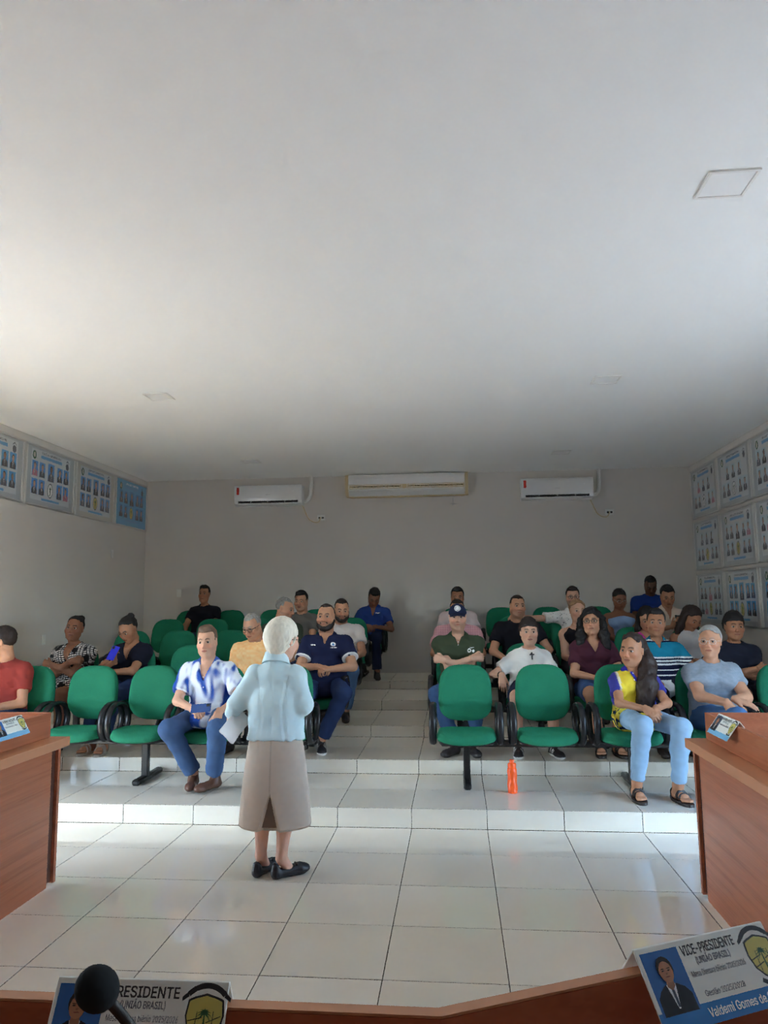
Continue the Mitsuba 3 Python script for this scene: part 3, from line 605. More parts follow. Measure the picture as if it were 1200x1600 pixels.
# ---- heads: z up, face toward -y, the origin halfway between chin and crown; 0.23 m tall
def head_mesh(kind, h, cache={}):
    if (kind, h) in cache: return cache[kind, h]
    K = dict(man=dict(jaw=.050, chin=.022, nose=1.0, brow=1.0, neck=.057, cheek=1.0, ck=.0), woman=dict(jaw=.043, chin=.018, nose=.86, brow=.5, neck=.047, cheek=1.04, ck=.002), youth=dict(jaw=.045, chin=.019, nose=.84, brow=.5, neck=.048, cheek=1.0, ck=.002),
             stout=dict(jaw=.058, chin=.026, nose=1.08, brow=1.0, neck=.066, cheek=1.12, ck=.006))[kind]
    f = Field((-.115, -.15, -.205), (.115, .135, .135), h)
    f.ell((0, .018, .032), (.074, .094, .084), k=.02)
    f.ell((0, -.022, -.005), (.064, .076, .085), k=.03)
    f.rc((-K['jaw']*.62, -.030, -.068), (K['jaw']*.62, -.030, -.068), .034, .034, k=.035)
    f.rc((-K['jaw'], .005, -.05), (-K['jaw']*.35, -.055, -.094), .022, .019, k=.03); f.rc((K['jaw'], .005, -.05), (K['jaw']*.35, -.055, -.094), .022, .019, k=.03)
    f.ell((0, -.070, -.098), (K['chin']*1.1, .02, .019), k=.02)
    for s in (-1, 1):
        f.ell((s*.043, -.058, -.024), (.026*K['cheek'], .026+K['ck'], .026), k=.025)
        f.ell((s*.032, -.108, .006), (.019, .019, .0105), k=.012, op='sub')
        f.rc((s*.013, -.094, .023), (s*.044, -.080, .024), .0085*(.6+.4*K['brow']), .007, k=.014)
        f.rc((s*.018, -.0935, .0125), (s*.046, -.083, .0110), .0052, .0048, k=.006)
        f.rc((s*.020, -.0920, -.0035), (s*.044, -.0835, -.0025), .0044, .0042, k=.007)
        R = rot(s*22, 0, 0); f.ell((s*.077, .012, -.002), (.0075, .017, .031), R=R, k=.010); f.ell((s*.084, .006, -.002), (.005, .009, .018), R=R, k=.008, op='sub')
        f.ell((s*.012*K['nose'], -.103, -.034), (.0085*K['nose'], .010, .0075), k=.008)
    f.rc((0, -.090, .018), (0, -.113*(.75+.25*K['nose']), -.026), .0075, .0125*K['nose'], k=.012)
    f.ell((0, -.081, -.061), (.028, .018, .020), k=.018)
    f.rc((-.017, -.0905, -.0565), (.017, -.0905, -.0565), .0052, .0052, k=.007); f.rc((-.015, -.0905, -.0675), (.015, -.0905, -.0675), .0062, .0062, k=.007)
    f.rc((-.021, -.0985, -.062), (.021, -.0985, -.062), .0022, .0022, k=.004, op='sub')
    f.rc((0, .020, -.06), (0, .035, -.26), K['neck'], K['neck']+.004, k=.03)
    v, fc = f.mesh(); cache[kind, h] = (v, fc); return v, fc
def gauss(v, c, r): return np.exp(-(((v-np.asarray(c))/np.asarray(r))**2).sum(-1))
def skin_colour(v, P):
    """Skin, lips, brows, lashes, stubble of a head given in head space (also used for the whole body, far from the head)."""
    b = lin(P['skin']); n = meshkit.fbm(v*45, 2, 5)[:, None]
    c = b*(0.94+0.12*n); blush = (gauss(v, (.042, -.08, -.03), (.03, .04, .025))+gauss(v, (-.042, -.08, -.03), (.03, .04, .025))+.8*gauss(v, (0, -.115, -.03), (.016, .03, .016)))[:, None]
    c = c*(1-blush*np.array([-.02, .14, .16]))
    x, y, z = np.abs(v[:, 0]), v[:, 1], v[:, 2]; front = y < -.055
    lips = front*np.clip(1.3-((x/.024)**2+((z+.062)/.0105)**2), 0, 1); lc = lin(P.get('lips', tuple(np.array(P['skin'])*np.array([.80, .60, .60]))))
    c = c*(1-.8*lips[:, None])+lc*.8*lips[:, None]
    line = (front*np.exp(-((z+.062)/.0022)**2)*(x < .022))[:, None]; c = c*(1-.55*line)
    bz = .0245+.006*np.sin(np.clip((x-.012)/.036, 0, 1)*math.pi)-.05*np.clip(x-.042, 0, 1)
    br = front*np.exp(-((z-bz)/.0052)**2)*smooth01(.010, .015, x)*(1-smooth01(.043, .052, x))*P.get('brow', .95)
    c = c*(1-br[:, None])+lin(P.get('browcol', P.get('hair', (34, 26, 22))))*br[:, None]
    lash = front*np.exp(-((z-.0125)/.0026)**2)*np.exp(-((x-.032)/.0145)**4)*(y < -.074); c = c*(1-.85*lash[:, None])
    soc = np.exp(-(((x-.032)/.019)**2+((z-.006)/.012)**2))*front; c = c*(1-.16*soc[:, None])
    st = P.get('stubble', 0)
    if st:
        m = smooth01(-.028, -.045, z)*smooth01(.03, -.01, y)*(z > -.14)*(1-np.clip(lips*1.5, 0, 1))*np.clip(1.2-gauss(v, (.045, -.08, -.035), (.02, .05, .02)), 0, 1); m = m*st*(.7+.3*n[:, 0])
        c = c*(1-m[:, None])+lin(P.get('beardcol', (40, 34, 32)))*m[:, None]
    return np.clip(c, 0, 1)
def smooth01(a, b, x):
    t = np.clip((x-a)/(b-a), 0, 1); return t*t*(3-2*t)
def eye_mesh():
    m = trimesh.creation.icosphere(3); v = m.vertices; c = np.tile(lin((176, 164, 156)), (len(v), 1)); r = np.hypot(v[:, 0], v[:, 2]); f = v[:, 1] < 0
    c[f & (r < .60)] = lin((46, 28, 20)); c[f & (r < .30)] = lin((12, 10, 10)); m.vertices = v*.0124
    return ply(m, 'eye_gloss', True, color=c)
scene['skin'] = dict(type='twosided', bsdf=dict(type='principled', base_color=VC, roughness=.48, specular=.4))
scene['cloth'] = dict(type='twosided', bsdf=dict(type='principled', base_color=VC, roughness=.9, specular=.2, sheen=.25))
scene['hair_fibre'] = dict(type='twosided', bsdf=dict(type='principled', base_color=VC, roughness=.55, specular=.4))
scene['eye_gloss'] = dict(type='principled', base_color=VC, roughness=.15, specular=.5)
scene['leather'] = dict(type='twosided', bsdf=dict(type='principled', base_color=VC, roughness=.42, specular=.5))
EYEBALL = eye_mesh()
# ---- hair in head space
def hair_field(style, h, seed):
    big = style in ('long_tail', 'long', 'curls')
    f = Field((-.2, -.16, -.52 if style == 'long_tail' else (-.36 if big else -.16)), (.26 if style == 'long_tail' else .2, .2, .20), h)
    o = dict(short=.008, crop=.004, fringe=.013, slick=.006, bun=.007, long_tail=.007, long=.010, curls=.018, white=.018, low_bun=.012, receding=.005)[style]
    top = dict(short=.010, fringe=.016, white=.010, curls=.012).get(style, .003)
    f.ell((0, .020, .034+top*.5), (.0745+o, .0945+o, .085+o*.6+top), k=.01)
    if style in ('white', 'fringe'): f.ell((0, .045, .01), (.074+o, .075+o, .08), k=.03)
    if style == 'white': f.ell((0, .055, -.04), (.066, .058, .075), k=.03)
    if style == 'short': f.rc((-.03, -.045, .105), (.03, -.045, .105), .022, .022, k=.03)
    line = dict(receding=.088, crop=.074, fringe=.052, white=.060, long_tail=.090, bun=.086, low_bun=.084).get(style, .072); temple = dict(receding=.012, white=-.03, short=-.022, crop=-.016, bun=-.002, low_bun=-.002, long_tail=-.004).get(style, -.018); nape = dict(white=-.112, curls=-.3, long=-.3, long_tail=-.10, bun=-.085, low_bun=-.09).get(style, -.075)
    curve = dict(short=.006, crop=.008, receding=.014, fringe=-.006, white=-.02, bun=-.016, low_bun=-.018, long_tail=-.018).get(style, -.024)
    def keep(p):
        x, y, z = p[..., 0], p[..., 1], p[..., 2]
        a = line+.006+curve*np.minimum((x/.05)**2, 1.4)-z-.10*np.maximum(y+.06, 0)+.008*(meshkit.noise(p*np.array([90, 90, 30]), seed)-.5)
        b = temple+.10*z+.15*np.maximum(.02-z, 0)-y
        return np.maximum(np.minimum(a, b), nape-z)
    f.cutfn(keep)
    if style in ('short', 'crop', 'fringe', 'receding', 'slick', 'bun', 'low_bun', 'long_tail', 'white'):
        for s in (-1, 1): f.ell((s*.082, .004, -.012), (.016, .022, .040), k=.008, op='sub')
    if style == 'bun': f.ell((.022, .078, .100), (.036, .034, .033), k=.006)
    if style == 'low_bun': f.ell((0, .115, .0), (.035, .03, .035), k=.015)
    if style == 'long_tail':
        f.rc((.02, .10, .03), (.085, .07, -.10), .046, .056, k=.03); f.rc((.085, .07, -.10), (.115, -.02, -.24), .066, .074, k=.03); f.rc((.115, -.02, -.24), (.105, -.055, -.43), .076, .058, k=.03)
    if style in ('long', 'curls'):
        w = .034 if style == 'long' else .046; dx = .0 if style == 'long' else .018
        for s in (-1, 1):
            f.rc((s*(.072+dx), .02, .03), (s*(.085+dx), .0, -.12), w*.8, w, k=.025); f.rc((s*(.085+dx), .0, -.12), (s*(.098+dx), -.025, -.23), w, w*.85, k=.025)
        f.rc((0, .085, .02), (0, .095, -.22), .07, .055, k=.03)
    amp, fr = dict(curls=(.022, 34), long_tail=(.030, 30), fringe=(.008, 50), short=(.006, 55), white=(.007, 38), bun=(.007, 45)).get(style, (.004, 60))
    wide = np.array([1, 1, .55]) if style in ('long_tail', 'long', 'white') else np.ones(3)
    f.apply(lambda p, D: D+amp*(meshkit.fbm(p*fr*wide, 2, seed)-.5)+.003*(meshkit.noise(p*np.array([220, 220, 60]), seed+3)-.5))
    return f.mesh()
def hair_part(P, style, h, M, par):
    v, fc = hair_field(style, h, P.get('seed', 1)); n = meshkit.fbm(v*np.array([90, 90, 26]), 2, 9)[:, None]; c = lin(P['hair'])*((.65+.7*n) if style != 'white' else (.82+.3*n))
    g = P.get('grey', 0)
    if g: c = c*(1-g*n)+lin((170, 168, 162))*g*n
    put(par, 'hair', ply(trimesh.Trimesh(M(v), fc, process=False), 'hair_fibre', True, color=np.clip(c, 0, 1)))
def beard_part(P, kind, h, M, par):
    f = Field((-.10, -.14, -.16), (.10, .06, .02), h); J = .058 if kind == 'stout' else .050; t = .006
    f.rc((-J*.62, -.030, -.068), (J*.62, -.030, -.068), .034+t, .034+t, k=.03)
    for s in (-1, 1): f.rc((s*J, .005, -.03), (s*J*.35, -.055, -.096), .022+t, .021+t, k=.03)
    f.ell((0, -.072, -.100), (.03, .024, .026), k=.02); f.rc((-.026, -.085, -.0515), (.026, -.085, -.0515), .0095, .0095, k=.010)
    f.ell((0, -.10, -.063), (.019, .025, .0085), k=.006, op='sub')
    f.cutfn(lambda p: np.maximum(p[..., 2]-(-.040+.10*np.abs(p[..., 0])+.5*np.maximum(.0+p[..., 1]+.03, 0)), p[..., 1]-.012))
    f.apply(lambda p, D: D+.004*(meshkit.noise(p*140, 4)-.5))
    v, fc = f.mesh(); c = lin(P.get('beardcol', P['hair']))*(.8+.4*meshkit.noise(v*150, 2)[:, None])
    put(par, 'beard', ply(trimesh.Trimesh(M(v), fc, process=False), 'hair_fibre', True, color=c))
def glasses_part(M, par, col='black_plastic', r=.0016, rx=.023, rz=.017):
    ps = []
    for s in (-1, 1):
        e = superring(rx, rz, 2.6, 20); ring = np.stack([s*.033+e[:, 0], np.full(20, -.107)+.25*np.abs(e[:, 0]+0)*(e[:, 0]*s > 0)*.5, .003+e[:, 1]], 1)
        ps.append(tube(M(ring), r, 6, True)); ps.append(tube(M(np.array([(s*.056, -.104, .008), (s*.072, -.07, .008), (s*.079, -.01, .006), (s*.078, .012, .0)])), r, 6))
    ps.append(tube(M(np.array([(-.010, -.108, .006), (0, -.110, .009), (.010, -.108, .006)])), r, 6))
    put(par, 'glasses', ply(cat(ps), col, True))
# ---- hands: wrist at the origin, fingers toward +x, thumb on the +y side, back of the hand up
CURL = dict(relaxed=(22, 28, 18), grip=(55, 68, 40), flat=(8, 10, 6), curled=(40, 48, 30))
def hand_mesh(pose, h, cache={}):
    if (pose, h) in cache: return cache[pose, h]
    f = Field((-.03, -.07, -.10), (.20, .09, .04), h)
    f.rc((-.02, 0, 0), (.02, 0, 0), .025, .024, k=.015, asp=1.12, xax=(0, 1, 0))
    ys = [.029, .010, -.009, -.027]; ln = [(.036, .024, .020), (.040, .027, .021), (.037, .025, .020), (.030, .019, .018)]; bx = [.088, .092, .088, .081]
    for y, b in zip(ys, bx): f.rc((.012, y*.55, 0), (b, y, 0), .016, .0125, k=.016)
    f.rc((.015, .018, -.006), (.045, .038, -.014), .017, .013, k=.014)
    a = np.radians(CURL[pose])
    for i in range(4):
        p = np.array([bx[i], ys[i], 0.0]); t = 0; sp = (1.5-i)*.045
        for j in range(3):
            t += a[j]*(1+.06*i); d = np.array([math.cos(t)*math.cos(sp), math.sin(sp)*math.cos(t), -math.sin(t)]); q = p+d*ln[i][j]
            f.rc(p, q, .0094-.0012*j, .0086-.0012*j, k=.004); p = q
    f.rc((.045, .038, -.014), (.072, .055, -.022), .0115, .0105, k=.006); f.rc((.072, .055, -.022), (.096, .058 if pose != 'grip' else .045, -.032), .0102, .0082, k=.004)
    cache[pose, h] = f.mesh(); return cache[pose, h]
def place_hand(pose, h, wrist, fdir, back, right, s=1.0):
    v, fc = hand_mesh(pose, h); F = unit(fdir); B = unit(np.asarray(back)-F*np.dot(back, F)); Tt = np.cross(B, F)
    vv = v.copy()*s
    if not right: vv[:, 1] *= -1; fc = fc[:, ::-1]
    return np.asarray(wrist)+vv[:, :1]*F+vv[:, 1:2]*Tt+vv[:, 2:]*B, fc
def ik(S, W, l1, l2, pole):
    S, W = np.asarray(S, float), np.asarray(W, float); d = W-S; L = np.linalg.norm(d); n = d/(L+1e-9)
    if L > (l1+l2)*.995: W = S+n*(l1+l2)*.995; L = (l1+l2)*.995
    a = (l1*l1-l2*l2+L*L)/(2*L); hh = math.sqrt(max(l1*l1-a*a, 0)); pv = np.asarray(pole, float); pv = unit(pv-n*np.dot(pv, n))
    return S+n*a+pv*hh, W
# ---- shoes: heel at the back (+y), toe toward -y, ankle above the origin, sole at z = 0
def shoe_mesh(kind, cache={}):
    if kind in cache: return cache[kind]
    f = Field((-.08, -.23, -.01), (.08, .11, .15), .0055)
    f.rc((0, .045, .032 if kind != 'flat' else .030), (.004, -.13, .028), .036 if kind != 'flat' else .028, .037, k=.02, asp=1.05); f.ell((.004, -.155, .028), (.040, .055, .030), k=.02)
    if kind != 'flat': f.rc((0, .02, .04), (0, .025, .105), .040, .041, k=.03)
    else: f.rc((0, .035, .03), (0, .040, .064), .028, .027, k=.02)
    if kind == 'flat': f.ell((0, -.035, .085), (.030, .075, .042), k=.01, op='sub')
    f.cutfn(lambda p: -p[..., 2])
    if kind == 'sneaker': f.apply(lambda p, D: np.where(p[:, 2] < .026, D-.004, D))
    cache[kind] = f.mesh(); return cache[kind]
def fabric(col, amt=.10, sc=14):
    c = lin(col)
    return lambda v: c*(1-amt/2+amt*meshkit.fbm(v*sc, 2, 3)[:, None])
def person(label, row, x, head, P, arms=None, legs=None, top=None, bottom=None, shoes=('shoe', (40, 34, 32)), yaw=0, look=(0, 0, 0), glasses=None, beard=False, group=None):
    near = row <= 2; hb, hh, hg = (.0115, .0042, .0105) if near else (.015, .0052, .0135)
    key = thing('person', label, 'person', group)
    org = np.array([x, YR[row-1]+.10, LEV[row]]); RB = rot(yaw)
    piv = np.array([0, .5, 0])
    Mb = lambda v: (np.asarray(v)-piv)@RB.T+piv+org
    hs = P.get('s', 1.02); kind = P.get('kind', 'man'); fem = kind in ('woman', 'youth'); g = P.get('g', 1.0)*.95
    H = np.asarray(head, float); RH = rot(*look)
    Mh = lambda v: Mb(H+hs*(np.asarray(v)@RH.T))
    toh = lambda v: ((v-H)/hs)@RH
    nb = H+hs*(.55*np.array([0, .035, -.165])+.45*(RH@np.array([0, .035, -.165]))); nb = nb+np.array([0, .004, 0])
    sw = P.get('sw', .142 if fem else .166)*(1.0 if 'sw' not in P else .92)
    tilt = P.get('tilt', 0.0)
    sh = {s: nb+np.array([s*sw, .006, -.072+s*tilt]) for s in (-1, 1)}
    pel = np.array([P.get('px', 0), .575, .545]); wai = pel*.62+nb*.38+np.array([0, .022, 0]); che = pel*.26+nb*.74+np.array([0, -.004, 0])
    xa = unit(sh[1]-sh[-1])
    a1, a2 = P.get('arm', (.285 if not fem else .265, .25 if not fem else .235))
    A = dict(lap=dict(w={-1: (-.05, .27, .60), 1: (.06, .25, .61)}, pole={-1: (-.6, .6, -.5), 1: (.6, .6, -.5)}, f={-1: (.55, -.7, -.15), 1: (-.55, -.7, -.15)}, b={-1: (-.2, -.2, 1), 1: (.2, -.2, 1)}, pose='curled'),
             thigh=dict(w={-1: (-.15, .27, .625), 1: (.15, .27, .625)}, pole={-1: (-.7, .5, -.4), 1: (.7, .5, -.4)}, f={-1: (.1, -1, -.1), 1: (-.1, -1, -.1)}, b={-1: (0, 0, 1), 1: (0, 0, 1)}, pose='relaxed'),
             crossed=dict(w={-1: (.12, .345, .835), 1: (-.10, .365, .79)}, pole={-1: (-.8, -.1, -1), 1: (.8, -.1, -1)}, f={-1: (.9, .35, .05), 1: (-.9, .35, .15)}, b={-1: (0, -1, .3), 1: (0, -1, .3)}, pose='curled'))
    ar = dict(w={}, pole={}, f={}, b={}, pose='relaxed'); src = arms or {'preset': 'lap'}
    pre = A[src.get('preset', 'lap')]
    for q in ('w', 'pole', 'f', 'b'): ar[q] = {**pre[q], **src.get(q, {})}
    pz = src.get('pose', pre['pose']); pz = pz if isinstance(pz, dict) else {-1: pz, 1: pz}
    el, wr = {}, {}
    for s in (-1, 1): el[s], wr[s] = ik(sh[s], ar['w'][s], a1, a2, ar['pole'][s])
    lg = dict(knee={-1: (-.13, .14, .515), 1: (.13, .14, .515)}, ank={-1: (-.12, .20, .10), 1: (.12, .20, .10)}, toe={-1: -8, 1: 8}); src = legs or {}
    for q in lg: lg[q] = {**lg[q], **src.get(q, {})}
    kn = {s: np.array(lg['knee'][s], float) for s in (-1, 1)}; an = {s: np.array(lg['ank'][s], float) for s in (-1, 1)}; hip = {s: pel+np.array([s*.092*g, -.01, -.01]) for s in (-1, 1)}
    al = P.get('limb', 1.0)*.92
    allp = np.array([H, nb, pel, *sh.values(), *el.values(), *wr.values(), *kn.values(), *an.values()])
    lo, hi = allp.min(0)-.2, allp.max(0)+.2; lo[2] = max(lo[2], -.01)
    def torso(f, e, k=.035):
        f.rc(pel+(0, 0, -.01), wai, .122*g+e, .108*g+e, k, 1.42+.1*fem, xa); f.rc(wai, che, .108*g+e, .113*g+e, k, 1.36, xa)
        f.rc(che, nb+np.array([0, .006, -.085]), .112*g+e, .078+e, k, 1.45, xa)
        f.rc(sh[-1]*.8+sh[1]*.2+(0, 0, .012), sh[1]*.8+sh[-1]*.2+(0, 0, .012), .047+e, .047+e, .06)
        f.rc(nb+(0, .01, -.06), nb+(0, 0, .02), .062+e*.6, .050+e*.4, .05)
        if P.get('belly'): f.ell(wai*.6+pel*.4+np.array([0, -.07, .03]), np.array([.15, .11, .14])*P['belly']+e, k=.05)
        if P.get('bust'):
            for s in (-1, 1): f.ell(che+np.array([s*.075, -.092*g, -.005]), np.array([.066, .056, .064])*P['bust']+e, k=.03)
    def arm(f, e, s, up=1.0, fo=1.0, flare=0.0, cut=False):
        f.rc(sh[s]+(0, 0, -.008), sh[s]+(0, 0, -.010), .055*al+e*.8, .055*al+e*.8, .045)
        E = sh[s]+(el[s]-sh[s])*up; f.rc(sh[s], E, .054*al+e, .0435*al+e+flare, .03, cut=cut)
        if up >= 1 and fo > 0: f.rc(el[s], el[s]+(wr[s]-el[s])*fo, .0425*al+e, (.0425-.0145*fo)*al+e, .02, cut=cut and fo < 1)
    def leg(f, e, s, to=2.0, flare=0.0, cut=True):
        K = hip[s]+(kn[s]-hip[s])*min(to, 1); f.rc(hip[s], K, .082*g+e, (.082-.022*min(to, 1))*g+e+flare*(to < 1), .035, cut=cut and to < 1)
        if to > 1:
            E = kn[s]+(an[s]-kn[s])*(to-1); m = kn[s]*.68+an[s]*.32+np.array([0, .012, 0])
            f.rc(kn[s], m, .060+e, .056+e, .03); f.rc(m, E, .056+e, .038+e+flare, .02, cut=cut)
    # skin: one continuous body
    f = Field(lo, hi, hb); torso(f, 0)
    for s in (-1, 1): arm(f, 0, s); leg(f, 0, s, 2.0, 0, False)
    f.rc(nb+(0, .0, -.03), nb*.6+(H+hs*(RH@np.array([0, .025, -.10])))*.4, .054*hs*(.88 if fem else 1.02), .050*hs*(.86 if fem else 1.04), .03)
    parts = [f.mesh()]
    hv, hf = head_mesh(kind, hh); fit = np.asarray(P.get('fit', (1, 1, 1))); keepz = hv.copy(); hv2 = hv*fit
    neckw = smooth01(-.12, -.20, hv[:, 2])[:, None]; hv3 = H+hs*(hv2@RH.T)
    # the neck stub bends back to the collar
    tgt = nb+np.array([0, 0, -.035])-(H+hs*(np.array([0, .035, -.205])@RH.T)); hv3 = hv3+neckw*tgt*.9
    parts.append((hv3, hf))
    for s in (-1, 1):
        if pz[s] is None: continue
        parts.append(place_hand(pz[s], .0042 if near else .006, wr[s], ar['f'][s], ar['b'][s], s < 0, P.get('hand', .93 if fem else 1.0)))
    if shoes and shoes[0] == 'sandal':
        for s in (-1, 1):
            fo = Field((-.07, -.20, -.005), (.07, .09, .13), .0045 if near else .007); fo.rc((0, .04, .03), (0, -.075, .026), .029, .03, .02, 1.15); fo.rc((0, .02, .03), (0, .025, .10), .033, .034, .03)
            for i, (q, w) in enumerate(((-.026, -.128), (-.009, -.135), (.006, -.129), (.019, -.120), (.031, -.108))): fo.rc((q*.8*s*-1, -.08, .022), (q*s*-1, w, .016), .012, .0105 if i else .013, .006)
            fo.cutfn(lambda p: .002-p[..., 2]); v, c = fo.mesh(); v = v@rot(lg['toe'][s]).T+np.array([an[s][0], an[s][1], an[s][2]-.078]); parts.append((v, c))
    v, fc = union(parts)
    col = skin_colour(toh(v)/fit, P)
    put(key, 'body', ply(trimesh.Trimesh(Mb(v), fc, process=False), 'skin', True, color=col))
    for s in (-1, 1): put(key, 'eye', EYEBALL, to_world=T4(np.vstack([np.hstack([RB@RH*hs, (Mh(np.array([s*.0325, -.0835, .0045])*fit))[:, None]]), [0, 0, 0, 1]])))
    Mf = lambda q: Mh(np.asarray(q)*fit)
    if P.get('style'): hair_part(P, P['style'], .0055 if near else .007, Mf, key)
    if beard: beard_part(P, kind, .005 if near else .006, Mf, key)
    if glasses: glasses_part(Mf, key, glasses if isinstance(glasses, str) else 'black_plastic', .0022 if glasses == 'black_plastic' else .0014)
    info = dict(key=key, Mb=Mb, Mh=Mf, nb=nb, sh=sh, che=che, wai=wai, pel=pel, wr=wr, el=el, org=org, RB=RB)
    # the upper garment
    if top:
        t = dict(kind='tee', col=(120, 120, 120), e=.013, sleeve=.58, neck='crew', deep=.10, hem=.0); t.update(top)
        f = Field(lo, hi, hg); torso(f, t['e'])
        for s in (-1, 1):
            if t['sleeve'] > 0: arm(f, t['e']+.004, s, min(t['sleeve'], 1), max(t['sleeve']-1, 0), .012 if t['sleeve'] < 1 else .004, True)
            if t['hem']: leg(f, t['e']+.012, s, t['hem'], .01)
        if t['hem']: f.ell((0, .42, .53), (.13, .15, .07), k=.05)
        seed = P.get('seed', 1)
        f.apply(lambda p, D: D+.013*(meshkit.fbm(p*np.array([9, 9, 18]), 2, seed)-.5)+.013*(meshkit.noise(p@np.array([[1, .5, 0], [0, 1, .6], [.6, 0, 1]])*np.array([24, 10, 12]), seed+2)-.5))
        ax = unit(H+hs*(RH@np.array([0, .02, -.1]))-nb)
        if t['neck'] in ('crew', 'v', 'polo', 'scoop', 'tank'):
            r = {'crew': .064, 'v': .068, 'polo': .064, 'scoop': .092, 'tank': .10}[t['neck']]*(1 if not fem else .95)
            f.rc(nb+(0, -.012, .012 if t['neck'] != 'scoop' else -.02), nb+ax*.14+(0, -.01, 0), r, r+.03, .006, op='sub')
        if t['neck'] in ('v', 'polo', 'scoop', 'tank'):
            w = {'v': .075, 'polo': .048, 'scoop': .10, 'tank': .085}[t['neck']]; zt, zb = nb[2]+.045, nb[2]-.035-t['deep']; ex = {'scoop': .45, 'tank': .6}.get(t['neck'], 1)
            f.cutfn(lambda p: -np.maximum(np.maximum(np.abs(p[..., 0]-nb[0])-w*np.clip((p[..., 2]-zb)/(zt-zb), 0, 1)**ex, p[..., 1]-nb[1]+.02), zb-p[..., 2]), nb+(-.2, -.35, -.3), nb+(.2, .02, .12))
        if t['kind'] == 'tank':
            for s in (-1, 1): f.rc(sh[s]+(s*.01, 0, .12), sh[s]+(s*.045, 0, -.12), .085, .07, .006, op='sub')
        if t['kind'] == 'tube': f.cutfn(lambda p: p[..., 2]-(che[2]+.045+.02*np.cos(p[..., 0]*14)))
        v, fc = f.mesh(); c = (t.get('pattern') or fabric(t['col']))(v)
        info['top'] = v
        put(key, t['kind'] if t['kind'] in ('dress', 'blouse') else {'tee': 't_shirt', 'polo': 'polo_shirt', 'shirt': 'shirt', 'tank': 'tank_top', 'tube': 'tube_top'}[t['kind']], ply(trimesh.Trimesh(Mb(v), fc, process=False), t.get('bsdf', 'cloth'), True, color=np.clip(c, 0, 1)))
        if t['kind'] in ('polo', 'shirt'):
            cc = t.get('collar', t['col']); n = 36; gap = t.get('gap', .55); th = np.linspace(gap, 2*math.pi-gap, n)  # 0 = front
            d0 = np.stack([np.sin(th), -np.cos(th)], 1); fr = np.clip(np.cos(th), 0, 1)
            R = []; ff = np.clip(np.cos(th)*1.25, 0, 1)**1.5
            for r, zs, zf, rf in ((.058, .0, -.035, .064), (.058, .040, .000, .062), (.061, .046, .004, .066), (.066, .044, .002, .070), (.097, .014, -.050, .108), (.099, .010, -.056, .111), (.094, .008, -.056, .106), (.066, .034, -.012, .068)):
                sc = .93 if fem else 1.0; rr = (r*(1-ff)+rf*ff)*sc; zz = zs*(1-ff)+zf*ff+.006*np.clip(-np.cos(th), 0, 1)
                R.append(np.stack([d0[:, 0]*rr*1.04, d0[:, 1]*rr-.010, zz], 1))
            R = np.stack(R, 1); m = loft(R); vv = m.vertices
            Az = ax; Ax = unit(xa-Az*np.dot(xa, Az)); Ay = np.cross(Az, Ax); vv = nb+vv[:, :1]*Ax+vv[:, 1:2]*Ay+vv[:, 2:]*Az
            put(key, 'collar', ply(trimesh.Trimesh(Mb(vv), m.faces, process=False), 'cloth', 35) if False else ply((Mb(vv), m.faces), 'cloth', True, color=np.tile(lin(cc), (len(vv), 1))))
        if t.get('cuff'):
            for s in (-1, 1):
                fr = min(t['sleeve'], 1); E = sh[s]+(el[s]-sh[s])*fr; d = unit(el[s]-sh[s]); f = Field(E-.12, E+.12, .006); f.rc(E-d*.016, E+d*.004, .0435*al+t['e']+.020, .0435*al+t['e']+.0205, .002, cut=True, cut0=True); v, fc = f.mesh()
                put(key, 'cuff', ply(trimesh.Trimesh(Mb(v), fc, process=False), 'cloth', True, color=np.tile(lin(t['cuff']), (len(v), 1))))
    if bottom:
        b = dict(kind='trousers', col=(50, 66, 100), to=1.93, e=.014, flare=.012); b.update(bottom)
        f = Field(lo, hi, hg); f.rc(pel+(0, 0, -.015), pel*.75+wai*.25, .122*g+b['e']-.004, .112*g+b['e']-.006, .035, 1.45+.1*fem, xa)
        for s in (-1, 1): leg(f, b['e'], s, b['to'], b['flare'])
        if b['kind'] == 'skirt': f.ell((0, .36, .52), (.16, .2, .07), k=.06)
        seed = P.get('seed', 1)+20
        f.apply(lambda p, D: D+.014*(meshkit.fbm(p*np.array([14, 14, 22]), 2, seed)-.5))
        v, fc = f.mesh(); c = b.get('pattern', fabric(b['col'], .22, 22))(v)
        info['bottom'] = v
        put(key, b['kind'], ply(trimesh.Trimesh(Mb(v), fc, process=False), 'cloth', True, color=np.clip(c, 0, 1)))
    if shoes and shoes[0] in ('shoe', 'sneaker'):
        sv, sf = shoe_mesh(shoes[0]); c = np.tile(lin(shoes[1]), (len(sv), 1)); c[sv[:, 2] < (.022 if shoes[0] == 'sneaker' else .012)] = lin((226, 226, 224) if shoes[0] == 'sneaker' else tuple(np.array(shoes[1])*.6))
        if shoes[0] == 'sneaker': c[(np.abs((sv[:, 1]+.02) % .026-.013) < .004) & (np.abs(sv[:, 0]) > .02) & (sv[:, 2] > .03) & (sv[:, 2] < .075) & (sv[:, 1] < .01) & (sv[:, 1] > -.08)] = lin((220, 220, 220))
        for s in (-1, 1):
            q = sv*P.get('foot', .98)@rot(lg['toe'][s]).T+np.array([an[s][0], an[s][1]-.02, an[s][2]-.098])
            put(key, 'shoe', ply(trimesh.Trimesh(Mb(q), sf, process=False), 'leather', True, color=c))
